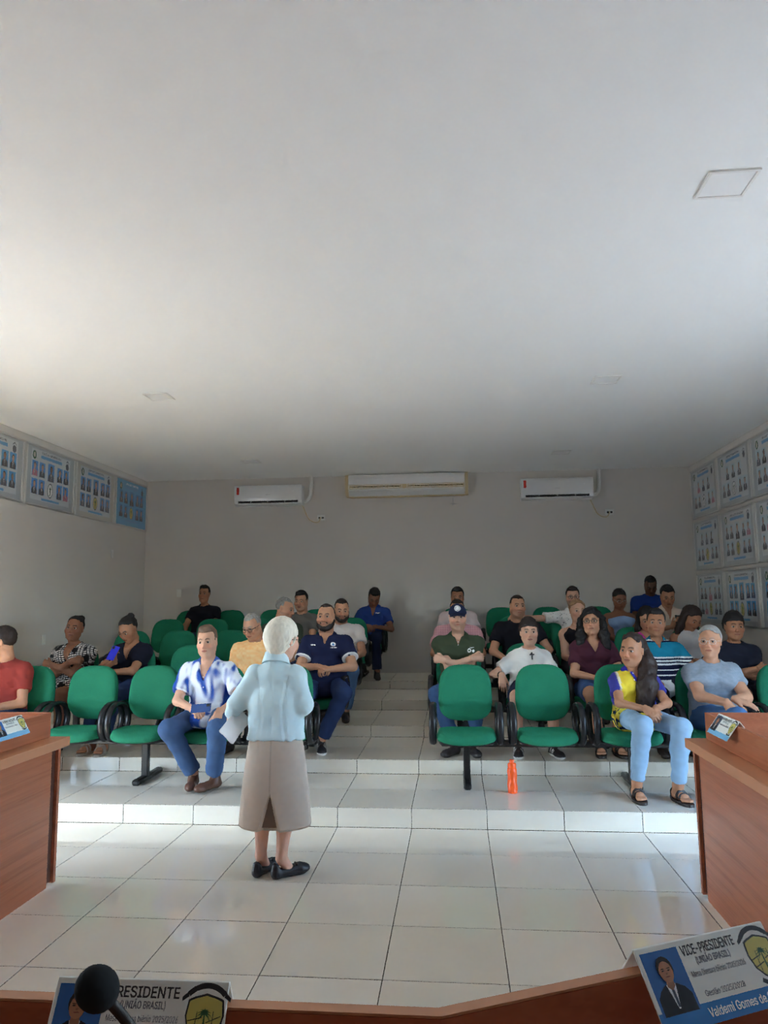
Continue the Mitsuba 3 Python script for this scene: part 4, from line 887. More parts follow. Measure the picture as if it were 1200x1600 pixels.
    if shoes and shoes[0] == 'sandal':
        for s in (-1, 1):
            B = np.array([an[s][0], an[s][1], an[s][2]-.078]); R = rot(lg['toe'][s]); so = trimesh.creation.extrude_polygon(Polygon(superring(.046, .13, 2.6, 26)), .020, engine='earcut'); so.apply_translation((0, -.045, -.020))
            pc = [so]
            for y, z, r in ((-.085, .046, .040), (-.045, .060, .040), (.045, .055, .036)):
                a = np.linspace(-.25, math.pi+.25, 14); pth = np.stack([r*np.cos(a), np.full(14, y)+.012*np.sin(a)*(1 if y < 0 else 2), .010+(z-.006)*np.sin(a)], 1); pc.append(tube(pth, .010, 8, flat=(.55, 1.2)))
            for i, m in enumerate(pc):
                q = m.vertices@R.T+B+np.array([0, 0, .002 if i == 0 else 0]); put(key, 'sandal_sole' if i == 0 else 'sandal_strap', ply((Mb(q), m.faces), 'leather', 40) if False else ply(trimesh.Trimesh(Mb(q), m.faces, process=False), 'leather', False, color=np.tile(lin(shoes[1]), (len(q), 1))))
    return info
def badge(I, x, z, pieces, m, name='logo', lift=.004):
    """Flat printed pieces on the chest at body-local (x, z)."""
    v = I['top']; d = (v[:, 0]-x)**2+(v[:, 2]-z)**2; near = np.argsort(d)[:60]; y = v[near, 1].min(); sel = v[near][v[near, 1] < y+.03]
    A = np.c_[sel[:, 0]-x, sel[:, 2]-z, np.ones(len(sel))]; co, *_ = np.linalg.lstsq(A, sel[:, 1], rcond=None); n = unit([co[0], -1, co[1]])
    X = unit(np.array([1, co[0], 0])); Z = np.cross(n, X)*1.0; o = np.array([x, co[2], z])+n*lift
    for p in pieces:
        vv = p.vertices; q = o+vv[:, :1]*X+vv[:, 1:2]*(-np.cross(X, n))*-1*-1+vv[:, 2:]*n
        mm = trimesh.Trimesh(I['Mb'](q), p.faces, process=False)
        put(I['key'], name, ply(mm, m))
def phone(label, c, fwd, up, col, w=.074, h=.155):
    k = thing('smartphone', label, 'phone'); F, U = unit(fwd), unit(up); U = unit(U-F*np.dot(U, F)); X = np.cross(U, F)
    m = np.eye(4); m[:3, 0], m[:3, 1], m[:3, 2], m[:3, 3] = X, U, F, c
    put(k, 'case', ply(bevel_box(-w/2, w/2, -h/2, h/2, -.005, .004, .003), col), to_world=T4(m)); put(k, 'screen', ply(bevel_box(-w/2+.004, w/2-.004, -h/2+.004, h/2-.004, -.0058, -.005, .0003), 'black_print'), to_world=T4(m))
    put(k, 'camera_lens', ply(bevel_box(-w/2+.008, -w/2+.03, h/2-.035, h/2-.008, .004, .006, .001), 'black_print'), to_world=T4(m))
    return k
# ------------------------------------------------------------------ the people
LIGHT, MED, TAN, BROWN, DEEP = (206, 160, 134), (190, 140, 110), (168, 118, 88), (134, 90, 66), (98, 66, 48)
BLACK, DARK, GREY = (20, 17, 17), (38, 28, 24), (120, 116, 110)
JEANS, NAVYJ = (62, 86, 122), (40, 50, 76)
def cloth_bsdf(key, fn): scene[key] = dict(type='twosided', bsdf=dict(type='principled', base_color=mikit.proc(fn), roughness=.9, specular=.2, sheen=.25)); return key
def _print(p, n, uv):
    u = p.x*44+p.z*10; r = p.z*52-p.x*12+1.2*noise(p.x*14, p.z*14, 5)
    row = dr.abs(r-dr.floor(r)-.5); d = dr.abs(u-dr.floor(u)-.5); m = smoothstep(.17, .24, row)*smoothstep(.10, .16, d)*smoothstep(.25, .45, noise(p.x*30, p.z*30, 2))
    return mix(L3(214, 208, 204), L3(20, 20, 24), 1-m)
cloth_bsdf('printed_cloth', _print)
def _plaid(p, n, uv):
    a = dr.abs(p.x*40-dr.floor(p.x*40)-.5)*2; b = dr.abs(p.z*40-dr.floor(p.z*40)-.5)*2
    return mix(mix(L3(206, 154, 160), L3(190, 134, 142), smoothstep(.6, .8, a)*.7), L3(214, 170, 174), smoothstep(.65, .85, b)*.6)
cloth_bsdf('pink_plaid', _plaid)
def _flecks(p, n, uv):
    a = noise(p.x*70, p.y*70, p.z*70); return mix(L3(226, 222, 216), L3(70, 70, 72), smoothstep(.80, .86, a))
cloth_bsdf('flecked_white', _flecks)
STRIPE_Z = LEV[2]
def _stripes(p, n, uv):
    z = p.z-STRIPE_Z
    teal, white, navy = L3(28, 124, 152), L3(222, 226, 228), L3(24, 30, 56)
    c = dr.select(z > .985, white, teal); c = dr.select((z > .945) & (z < .958), navy, c); c = dr.select((z > .972) & (z < .985), navy, c); c = dr.select((z > .958) & (z < .972), white, c)
    low = z < .815
    for a, b, col in ((.800, .815, white), (.785, .800, navy), (.768, .785, white), (.755, .768, navy), (.738, .755, white), (.700, .738, navy), (.690, .700, white), (.655, .690, navy), (.643, .655, white), (.610, .643, navy), (.3, .610, white)):
        c = dr.select((z > a) & (z <= b), col, c)
    return mi.Color3f(c)
cloth_bsdf('striped_knit', _stripes)
def tie_dye(v):
    n = meshkit.fbm(v*np.array([19, 14, 3.2])+3, 2, 11)+.5*np.clip(np.abs(v[:, 0])-.12, 0, .1); m = smooth01(.40, .60, n)[:, None]; return lin((222, 230, 240))*(1-m)+lin((42, 80, 166))*m
def mottled(a, b, sc=60):
    return lambda v: lin(a)+(lin(b)-lin(a))*meshkit.noise(v*sc, 5)[:, None]
P0 = dict
# front row, left
person('person in a red t-shirt cut by the left edge of the picture', 1, -3.50, (-.05, .56, 1.15), P0(skin=MED, hair=DARK, style='short', seed=3), P0(preset='lap', w={-1: (-.05, .25, .62), 1: (.05, .30, .63)}), None, P0(col=(142, 58, 52), neck='crew', sleeve=.62), P0(col=NAVYJ), look=(-75, 8, 0))
I = person('seated man in an open blue and white tie-dyed shirt, hands in lap', 1, -1.71, (-.02, .54, 1.14), P0(skin=LIGHT, hair=(104, 82, 66), style='short', seed=4, sw=.19, stubble=.12, s=1.03, fit=(.97, 1, 1.03)),
    P0(preset='lap', w={-1: (-.03, .25, .635), 1: (.19, .24, .615)}, pole={-1: (-.9, .3, -.4), 1: (.9, .3, -.4)}, f={-1: (.75, -.6, -.2), 1: (.05, -.8, -.6)}, b={-1: (-.2, -.3, 1), 1: (.1, -.6, .8)}, pose={-1: 'grip', 1: 'relaxed'}),
    P0(knee={-1: (-.17, .12, .50), 1: (.22, .10, .50)}, ank={-1: (-.06, .40, .115), 1: (.12, .36, .115)}, toe={-1: 10, 1: -24}), P0(kind='shirt', neck='v', deep=.11, pattern=tie_dye, collar=(70, 104, 178), gap=.62, sleeve=.72, hem=.18, e=.017), P0(col=JEANS, flare=.016), ('shoe', (92, 62, 48)), look=(4, 2, -3))
badge(I, -.02, .86, [flat_polygon(ellipse(0, 0, .006, .006, 10), .002)], 'white_print', 'button'); badge(I, -.015, .78, [flat_polygon(ellipse(0, 0, .006, .006, 10), .002)], 'white_print', 'button')
phone('blue smartphone in a case held in the lap of the man in the tie-dyed shirt', np.array([-1.71+.075, YR[0]+.10+.15, LEV[1]+.655]), (0, -.75, .6), (1, .05, .08), mat('blue_case', (38, 72, 128), .4))
# second row, left
person('seated woman with top bun and black and white printed dress, arms crossed', 2, -3.48, (.0, .58, 1.11), P0(kind='woman', skin=BROWN, hair=BLACK, style='bun', seed=5, bust=1.05, g=1.08, s=1.04, limb=1.12, sw=.165), P0(preset='crossed', w={-1: (.09, .36, .80), 1: (-.12, .36, .775)}), P0(ank={-1: (-.05, .14, .10), 1: (.12, .12, .10)}), P0(kind='dress', neck='v', deep=.13, bsdf='printed_cloth', hem=.8, e=.018, sleeve=.66), None, ('sandal', (40, 34, 32)), look=(10, -3, 6))
person('seated woman in a navy v-neck top looking down at a blue smartphone', 2, -2.91, (.01, .54, 1.10), P0(kind='woman', skin=TAN, hair=BLACK, style='bun', seed=6, bust=.95), P0(w={-1: (-.02, .33, .80), 1: (-.08, .30, .70)}, f={-1: (.05, -.45, .85), 1: (-.9, -.2, .05)}, b={-1: (-.3, -.9, -.3), 1: (0, -.5, .9)}, pole={-1: (-1, .2, -.6), 1: (1, .3, -.4)}, pose={-1: 'curled', 1: 'relaxed'}), P0(ank={-1: (-.10, .05, .10), 1: (.04, .02, .10)}, knee={-1: (-.11, .10, .52), 1: (.10, .08, .52)}), P0(kind='tee', col=(26, 28, 42), neck='v', deep=.12, sleeve=.6), P0(col=(40, 56, 92)), ('sandal', (168, 160, 150)), look=(-12, 32, -4))
phone('bright blue smartphone held up by the woman in the navy top', np.array([-2.91-.01, YR[1]+.10+.27, LEV[2]+.885]), (.1, -.75, .55), (.15, .45, .8), mat('vivid_blue', (32, 40, 190), .35))
person('seated man with grey hair and black glasses in a peach t-shirt', 2, -1.63, (.0, .50, 1.12), P0(kind='stout', skin=MED, hair=GREY, style='crop', grey=.8, seed=7, g=1.08, belly=.8), P0(preset='lap'), None, P0(pattern=mottled((244, 180, 110), (250, 214, 160), 45), neck='crew', sleeve=.62, e=.016), P0(col=NAVYJ), look=(-14, 22, -6), glasses='black_plastic')
I = person('seated bearded man in a navy polo shirt with white cuffs, hands clasped', 2, -.91, (.0, .53, 1.20), P0(kind='stout', skin=MED, hair=(44, 32, 28), style='receding', seed=8, g=1.12, belly=1.05, sw=.20, limb=1.16, s=1.06, beardcol=(30, 22, 20), stubble=.5),
    P0(preset='lap', w={-1: (-.03, .24, .755), 1: (.11, .22, .735)}, pole={-1: (-.9, .3, -.5), 1: (.9, .3, -.5)}, f={-1: (.85, -.45, -.1), 1: (-.8, -.5, .0)}), P0(knee={-1: (-.12, .12, .52), 1: (.23, .12, .53)}, ank={-1: (-.16, .22, .10), 1: (.02, .18, .11)}, toe={-1: -10, 1: 12}), P0(kind='polo', col=(30, 36, 66), collar=(26, 32, 60), neck='polo', deep=.05, sleeve=.66, cuff=(220, 220, 222), hem=.12), P0(col=(42, 58, 94)), ('sneaker', (24, 24, 28)), look=(-2, -2, 0), beard=True)
badge(I, -.11, 1.0-.06, [flat_polygon([(-.028, -.004), (.028, -.006), (.026, .004), (-.026, .006)], .001)], 'white_print')
badge(I, .085, 1.0-.065, [flat_polygon([(-.03, -.03), (.03, -.03), (.03, -.022), (-.03, -.022)], .001), flat_polygon(np.vstack([ellipse(0, .012, .026, .024, 14)]), .001)], 'white_print')
badge(I, .085, 1.0-.065, [flat_polygon([(-.014, .0), (.014, .0), (.0, .026)], .001), flat_polygon(ellipse(0, .004, .006, .006, 8), .001)], 'blue_print', lift=.0055)
# third row, left
person('man with short grey hair in a dark green shirt looking right', 3, -1.60, (.04, .50, 1.17), P0(skin=MED, hair=(96, 92, 88), style='crop', grey=.8, seed=9, stubble=.3), None, None, P0(kind='polo', col=(58, 66, 52), neck='polo', sleeve=.6), P0(col=NAVYJ), look=(62, 14, 4), yaw=14)
person('bearded man in a white t-shirt sitting behind the man in the navy polo', 3, -.95, (.02, .58, 1.15), P0(kind='stout', skin=MED, hair=DARK, style='crop', seed=10, stubble=.6, g=1.1, sw=.2, limb=1.08), P0(preset='thigh'), P0(knee={-1: (-.13, .14, .515), 1: (.2, .10, .53)}), P0(col=(214, 206, 200), neck='crew', sleeve=.6), P0(col=(84, 112, 146)), look=(14, 12, 0), beard=True)
# fourth and back rows, left
person('man with short black hair in a plain grey t-shirt in the fourth row', 4, -1.62, (.0, .58, 1.15), P0(kind='stout', skin=MED, hair=BLACK, style='short', seed=11, g=1.05), None, None, P0(col=(104, 100, 94), neck='crew', sleeve=.6), P0(col=NAVYJ), look=(-6, 8, 0))
I = person('young man in a royal blue polo shirt bowing beside the aisle', 5, -.84, (.05, .48, 1.09), P0(skin=BROWN, hair=BLACK, style='short', seed=12), P0(preset='lap', w={-1: (-.02, .30, .70), 1: (.08, .30, .69)}, pole={-1: (-1, .3, -.5), 1: (1, .3, -.5)}), P0(knee={-1: (-.14, .12, .52), 1: (.10, .06, .54)}, ank={-1: (-.12, .2, .1), 1: (.13, .05, .105)}), P0(kind='polo', col=(44, 68, 132), collar=(30, 56, 128), neck='polo', sleeve=.62), P0(col=(32, 42, 70)), ('shoe', (44, 40, 40)), look=(6, 40, 8))
badge(I, .10, .87, [flat_polygon([(-.03, -.006), (.03, -.006), (.03, .006), (-.03, .006)], .001)], 'white_print')
person('young man in a black t-shirt upright in the left back row', 5, -3.28, (.0, .60, 1.16), P0(kind='youth', skin=TAN, hair=BLACK, style='short', seed=13, sw=.185, fit=(.94, 1, 1.04)), P0(preset='thigh'), None, P0(col=(26, 26, 34), neck='crew', sleeve=.62), P0(col=NAVYJ), look=(2, -4, 0))
# second row, right
I = person('young man in a dark green polo shirt and navy cap, arms crossed', 2, .36, (.0, .57, 1.18), P0(skin=LIGHT, hair=DARK, style='crop', seed=14, sw=.198, stubble=.35, limb=1.06, fit=(.98, 1, 1.04)), P0(preset='crossed', w={-1: (.13, .36, .82), 1: (-.13, .37, .80)}), P0(ank={-1: (-.06, .16, .10), 1: (.1, .16, .10)}, toe={-1: -30, 1: 15}, knee={-1: (-.20, .14, .52), 1: (.17, .14, .52)}), P0(kind='polo', col=(62, 72, 54), collar=(58, 68, 50), neck='polo', deep=.05, sleeve=.62, e=.016), P0(col=(58, 84, 122)), ('shoe', (44, 42, 42)), look=(0, -4, 0))
badge(I, .115, .88, [flat_polygon(np.vstack([ellipse(-.012, 0, .018, .02, 14)]), .001), flat_polygon(ellipse(.026, -.004, .012, .014, 12), .001), flat_polygon([(-.03, .022), (.03, .026), (.03, .031), (-.03, .027)], .001)], 'white_print')
badge(I, .115, .88, [flat_polygon(ellipse(-.012, 0, .010, .011, 12), .001)], 'green_print', lift=.0055)
for z in (.955, .93): badge(I, 0.0, z, [flat_polygon(ellipse(0, 0, .006, .006, 10), .002)], 'white_print', 'button')
def cap_part(I):
    f = Field((-.12, -.20, .0), (.12, .15, .17), .005); f.ell((0, .016, .040), (.087, .107, .093), k=.01); f.cutfn(lambda p: .036+.12*np.maximum(-.0-p[..., 1], 0)*0-p[..., 2]); v, fc = f.mesh()
    put(I['key'], 'cap', ply(trimesh.Trimesh(I['Mh'](v), fc, process=False), 'cloth', True, color=np.tile(lin((32, 40, 66)), (len(v), 1))), 'navy baseball cap')
    a = np.linspace(-1.15, 1.15, 22); rows = []
    for k in range(6):
        t = k/5; r0 = np.stack([.080*np.sin(a), .016-.104*np.cos(a)], 1); tip = np.stack([.078*np.sin(a), .016-.104*np.cos(a)-.072*np.cos(a*.95)**.7*1], 1); q = r0*(1-t)+tip*t
        rows.append(np.stack([q[:, 0], q[:, 1], .046-.028*t-.9*q[:, 0]**2*(2.2-.6*t)], 1))
    top_ = np.array(rows); bot = top_-[0, 0, .005]; V = np.vstack([top_.reshape(-1, 3), bot.reshape(-1, 3)]); n = 132
    gf = grid_faces(6, 22, False); F = np.vstack([gf, gf[:, ::-1]+n]); ring = list(range(22))+[i*22+21 for i in range(1, 6)]+[5*22+i for i in range(20, -1, -1)]+[i*22 for i in range(4, 0, -1)]
    F = np.vstack([F]+[[[a_, b_, b_+n], [a_, b_+n, a_+n]] for a_, b_ in zip(ring, ring[1:]+ring[:1])])
    put(I['key'], 'cap_brim', ply(trimesh.Trimesh(I['Mh'](V), F, process=False), 'cloth', 40, ) if False else ply(trimesh.Trimesh(I['Mh'](V), F, process=False), 'cloth', False, color=np.tile(lin((28, 34, 56)), (len(V), 1))))
    R = rot(0, -22, 0)
    for r, dz, m in ((.030, 0, 'white_print'), (.022, .0008, 'grey_print'), (.018, .0016, 'white_print')):
        e = flat_polygon(ellipse(0, 0, r, r*.95, 26), .001); q = np.stack([e.vertices[:, 0], -e.vertices[:, 2]-dz+.9*e.vertices[:, 0]**2*6, e.vertices[:, 1]], 1)@R.T+np.array([0, -.0905, .083]); put(I['key'], 'cap_emblem', ply(trimesh.Trimesh(I['Mh'](q), e.faces, process=False), m))
cap_part(I)
I = person('boy in a white t-shirt with a cross pendant and dark shorts', 2, 1.01, (.02, .57, 1.04), P0(kind='youth', skin=LIGHT, hair=DARK, style='fringe', seed=15, sw=.150, g=.9, limb=.86, s=1.03), P0(w={-1: (-.26, .33, .665), 1: (.14, .26, .65)}, pole={-1: (-.6, .7, -.3), 1: (.6, .6, -.5)}, f={-1: (-.02, -.6, -.8), 1: (.0, -.7, -.6)}, b={-1: (-.1, -.8, .6), 1: (0, -.8, .6)}, pose='relaxed'), P0(knee={-1: (-.15, .13, .50), 1: (.16, .13, .50)}, ank={-1: (-.15, .14, .10), 1: (.16, .14, .10)}, toe={-1: -6, 1: 10}), P0(pattern=fabric((232, 230, 224), .05), neck='crew', sleeve=.68, e=.02, hem=.1), P0(kind='shorts', col=(34, 40, 58), to=.92, flare=.02), ('sneaker', (26, 26, 30)), look=(0, -2, 0))
badge(I, .03, .83, [flat_polygon([(-.006, -.04), (.006, -.04), (.006, .03), (-.006, .03)], .003), flat_polygon([(-.022, .004), (.022, .004), (.022, .015), (-.022, .015)], .003)], 'black_print', 'cross_pendant', .006)
c0 = I['nb']; ch = smooth_path([c0+(-.062, -.02, .02), c0+(-.05, -.088, -.04), c0+(-.012, -.118, -.10), c0+(.012, -.122, -.125), c0+(.03, -.118, -.10), c0+(.058, -.088, -.04), c0+(.062, -.02, .02)], 30)
put(I['key'], 'necklace', ply(tube(I['Mb'](ch), .0028, 6), 'black_print', True))
w_, e_ = I['wr'][-1], I['el'][-1]; d_ = unit(e_-w_); q_ = np.cross(d_, [0, 0, 1]); q_ = unit(q_); r_ = np.cross(d_, q_); t_ = np.linspace(0, 2*math.pi, 25)[:-1]
put(I['key'], 'bracelet', ply(tube(I['Mb'](w_+d_*.03+.029*(np.cos(t_)[:, None]*q_+np.sin(t_)[:, None]*r_)), .005, 6, True), 'black_plastic', True))
person('woman with curly dark hair, glasses, maroon v-neck t-shirt and denim shorts', 2, 1.62, (-.01, .56, 1.13), P0(kind='woman', skin=MED, hair=BLACK, style='curls', seed=16, bust=1, g=1.05), P0(w={-1: (-.06, .27, .65), 1: (.10, .26, .64)}, pole={-1: (-.8, .5, -.5), 1: (.8, .5, -.5)}, f={-1: (.6, -.7, -.1), 1: (-.6, -.7, -.1)}, b={-1: (0, -.2, 1), 1: (0, -.2, 1)}, pose='curled'), P0(knee={-1: (-.11, .12, .51), 1: (.12, .12, .51)}, ank={-1: (-.05, .16, .10), 1: (.10, .16, .10)}), P0(col=(74, 38, 50), neck='v', deep=.07, sleeve=.66), P0(kind='shorts', col=(70, 96, 142), to=.72, flare=.012), ('sandal', (28, 24, 24)), look=(-14, -6, -3), glasses='black_plastic')
person('young man in a teal, white and navy striped polo shirt', 2, 2.22, (-.02, .56, 1.12), P0(kind='youth', skin=TAN, hair=BLACK, style='short', seed=17, sw=.185, s=1.03), P0(preset='thigh', w={-1: (-.14, .28, .63), 1: (.24, .34, .60)}), None, P0(kind='polo', bsdf='striped_knit', collar=(28, 108, 132), neck='polo', deep=.03, sleeve=.62, hem=.1), P0(col=(28, 32, 46)), look=(-14, 0, 3))
person('boy in a plain navy t-shirt behind the grey-haired woman', 2, 2.92, (-.02, .57, 1.08), P0(kind='youth', skin=TAN, hair=BLACK, style='fringe', seed=18, sw=.175), P0(preset='crossed', w={-1: (.08, .33, .72), 1: (-.10, .34, .69)}), None, P0(col=(34, 38, 52), neck='crew', sleeve=.7, e=.018), P0(kind='shorts', col=(34, 36, 48), to=.92), look=(-4, 2, 2))
# third row, right
person('person in a pink plaid shirt right behind the man with the cap', 3, .36, (.0, .60, 1.13), P0(skin=TAN, hair=DARK, style='crop', seed=19, sw=.20), P0(preset='thigh'), None, P0(kind='shirt', bsdf='pink_plaid', collar=(206, 150, 156), neck='polo', sleeve=.68, e=.02), P0(col=NAVYJ), look=(0, 6, 0))
person('stocky man in a black t-shirt in the third row, head turned slightly', 3, 1.05, (-.03, .58, 1.17), P0(kind='stout', skin=MED, hair=DARK, style='crop', seed=20, g=1.12, sw=.205, limb=1.12, stubble=.3), P0(preset='thigh', w={-1: (-.2, .28, .63), 1: (.2, .28, .63)}), None, P0(col=(24, 24, 32), neck='crew', sleeve=.62), P0(col=NAVYJ), look=(10, 0, 3))
person('woman with blonde pulled-back hair in a black sleeveless top', 3, 1.66, (.0, .56, 1.11), P0(kind='woman', skin=LIGHT, hair=(150, 112, 78), style='low_bun', seed=21, bust=.9, limb=1.05), P0(preset='lap'), None, P0(kind='tank', col=(26, 24, 30), neck='tank', deep=.02, sleeve=0), P0(col=(36, 38, 48)), look=(6, 0, 3))
person('woman in a magenta vest top half hidden behind the man in the striped polo', 3, 2.36, (.02, .54, 1.03), P0(kind='woman', skin=MED, hair=BLACK, style='long', seed=22, bust=.9), P0(preset='lap'), None, P0(kind='tank', col=(196, 50, 150), neck='tank', deep=.06, sleeve=0), P0(col=NAVYJ), look=(-6, 24, 0))
person('woman with long dark hair in a white sleeveless top looking down', 3, 2.84, (.0, .50, 1.03), P0(kind='woman', skin=TAN, hair=(44, 32, 28), style='long', seed=23, bust=.95), P0(preset='lap'), None, P0(kind='tank', col=(206, 204, 204), neck='crew', sleeve=0), P0(col=NAVYJ), look=(14, 34, 8))
# fourth row, right
person('man in a pale shirt, face half hidden by the navy cap', 4, .38, (-.01, .60, 1.17), P0(skin=TAN, hair=BLACK, style='short', seed=24, stubble=.2), P0(preset='thigh'), None, P0(kind='shirt', col=(214, 196, 194), collar=(218, 202, 200), neck='polo', sleeve=.65), P0(col=NAVYJ), look=(0, 6, 0))
person('man with black glasses in a white flecked shirt, right arm stretched along the chairs', 4, 1.82, (-.03, .60, 1.16), P0(skin=LIGHT, hair=DARK, style='short', seed=25, stubble=.45), P0(w={-1: (-.72, .52, .93), 1: (.15, .27, .625)}, pole={-1: (0, .4, -1), 1: (.8, .5, -.4)}, f={-1: (-1, -.1, .05), 1: (0, -1, -.1)}, b={-1: (0, -.3, 1), 1: (0, 0, 1)}), None, P0(kind='shirt', bsdf='flecked_white', collar=(226, 222, 216), neck='polo', sleeve=.7), P0(col=NAVYJ), look=(-4, 4, 0), glasses='black_plastic')
person('woman with slicked-back hair and glasses in a pale blue strapless top looking down', 4, 2.36, (-.02, .54, 1.13), P0(kind='woman', skin=BROWN, hair=BLACK, style='slick', seed=26, bust=.95), P0(preset='lap'), None, P0(kind='tube', col=(136, 164, 200), neck='none', sleeve=0), P0(col=(80, 100, 140)), look=(4, 20, 0), glasses='aluminium')
person('man in a beige collared shirt looking down at his phone in the fourth row', 4, 2.93, (-.02, .54, 1.16), P0(skin=TAN, hair=BLACK, style='short', seed=27), P0(w={-1: (-.06, .26, .80), 1: (.06, .26, .80)}, f={-1: (.4, -.6, .5), 1: (-.4, -.6, .5)}, b={-1: (-.3, -.8, -.4), 1: (.3, -.8, -.4)}, pole={-1: (-1, .3, -.6), 1: (1, .3, -.6)}, pose='curled'), None, P0(kind='shirt', col=(206, 188, 172), collar=(210, 192, 176), neck='polo', sleeve=.7), P0(col=NAVYJ), look=(-4, 24, 0))
phone('dark smartphone held by the man in the beige shirt', np.array([2.93, YR[3]+.10+.20, LEV[4]+.87]), (0, -.75, .55), (.1, .5, .8), 'black_plastic')
person('man in a royal blue t-shirt bowing in the right back row', 5, 2.98, (.01, .52, 1.21), P0(skin=DEEP, hair=BLACK, style='crop', seed=28, sw=.20), P0(preset='thigh'), None, P0(col=(34, 62, 130), neck='crew', sleeve=.62, e=.018), P0(col=NAVYJ), look=(-6, 36, 0))
# front row, right
def school(v):
    n = np.array([-.04, .56, .91]); x = np.abs(v[:, 0]+.03); m = smooth01(.0, .008, x-(.115+.25*np.clip(.88-v[:, 2], 0, .2)*.3))[:, None]; w = ((x-(.115+.075*np.clip(.88-v[:, 2], 0, .2))) > -.01)[:, None]*(1-m)
    low = smooth01(.64, .62, v[:, 2])[:, None]; c = lin((226, 200, 62))*(1-m)+lin((60, 60, 140))*m; c = c*(1-.7*w)+lin((228, 226, 214))*.7*w
    mark = (meshkit.noise(v*38, 8) > .56)[:, None]; return c*(1-low)+low*np.where(mark, lin((30, 44, 84)), lin((230, 210, 80)))
I = person('girl with very long dark hair, yellow and blue polo shirt and light jeans', 1, 1.74, (-.02, .52, 1.06), P0(kind='youth', skin=(176, 126, 96), hair=(46, 34, 30), style='long_tail', seed=29, sw=.142, bust=.75, g=.93, limb=.86, s=1.06), P0(preset='lap', w={-1: (-.05, .16, .655), 1: (.03, .17, .655)}, pole={-1: (-1, .5, -.3), 1: (1, .5, -.3)}, f={-1: (.45, -.75, -.5), 1: (-.35, -.8, -.5)}, b={-1: (-.5, -.3, .8), 1: (.5, -.3, .8)}, pose='curled'),
    P0(knee={-1: (-.11, .06, .555), 1: (.14, .0, .545)}, ank={-1: (-.12, .24, .095), 1: (.16, .18, .095)}, toe={-1: -4, 1: 8}), P0(kind='polo', pattern=school, collar=(48, 46, 146), neck='polo', deep=.02, sleeve=.60, hem=.22), P0(col=(138, 168, 194), to=1.88, flare=.004, e=.010), ('sandal', (40, 34, 32)), look=(-40, 4, 4), yaw=4)
badge(I, -.04, .87, [flat_polygon([(-.016, -.06), (.016, -.06), (.016, .03), (-.016, .03)], .002)], mat('violet_cloth', (50, 48, 150), .9), 'placket')
for z in (.88, .835): badge(I, -.04, z, [flat_polygon(ellipse(0, 0, .006, .006, 10), .002)], 'white_print', 'button', .007)
I = person('grey-haired seated woman with glasses, grey-blue t-shirt and jeans, legs crossed', 1, 2.35, (-.03, .54, 1.12), P0(kind='woman', skin=MED, hair=(128, 126, 124), style='low_bun', grey=.9, seed=30, bust=1.1, g=1.08, limb=1.1, sw=.165, brow=.5), P0(w={-1: (-.06, .17, .70), 1: (.01, .20, .72)}, pole={-1: (-.9, .6, -.4), 1: (.9, .5, -.5)}, f={-1: (.15, -.7, -.75), 1: (.8, -.45, -.25)}, b={-1: (-.3, -.7, .7), 1: (-.1, -.3, 1)}, pose={-1: 'relaxed', 1: 'flat'}),
    P0(knee={-1: (-.02, .08, .60), 1: (.06, .12, .50)}, ank={-1: (.20, .02, .25), 1: (.02, .20, .10)}, toe={-1: 20, 1: 0}), P0(pattern=mottled((128, 140, 152), (146, 158, 170), 70), neck='crew', sleeve=.55, e=.012), P0(col=(70, 106, 152), to=1.9), ('shoe', (60, 50, 46)), look=(-26, 0, 0), glasses='aluminium')
w_, e_ = I['wr'][-1], I['el'][-1]

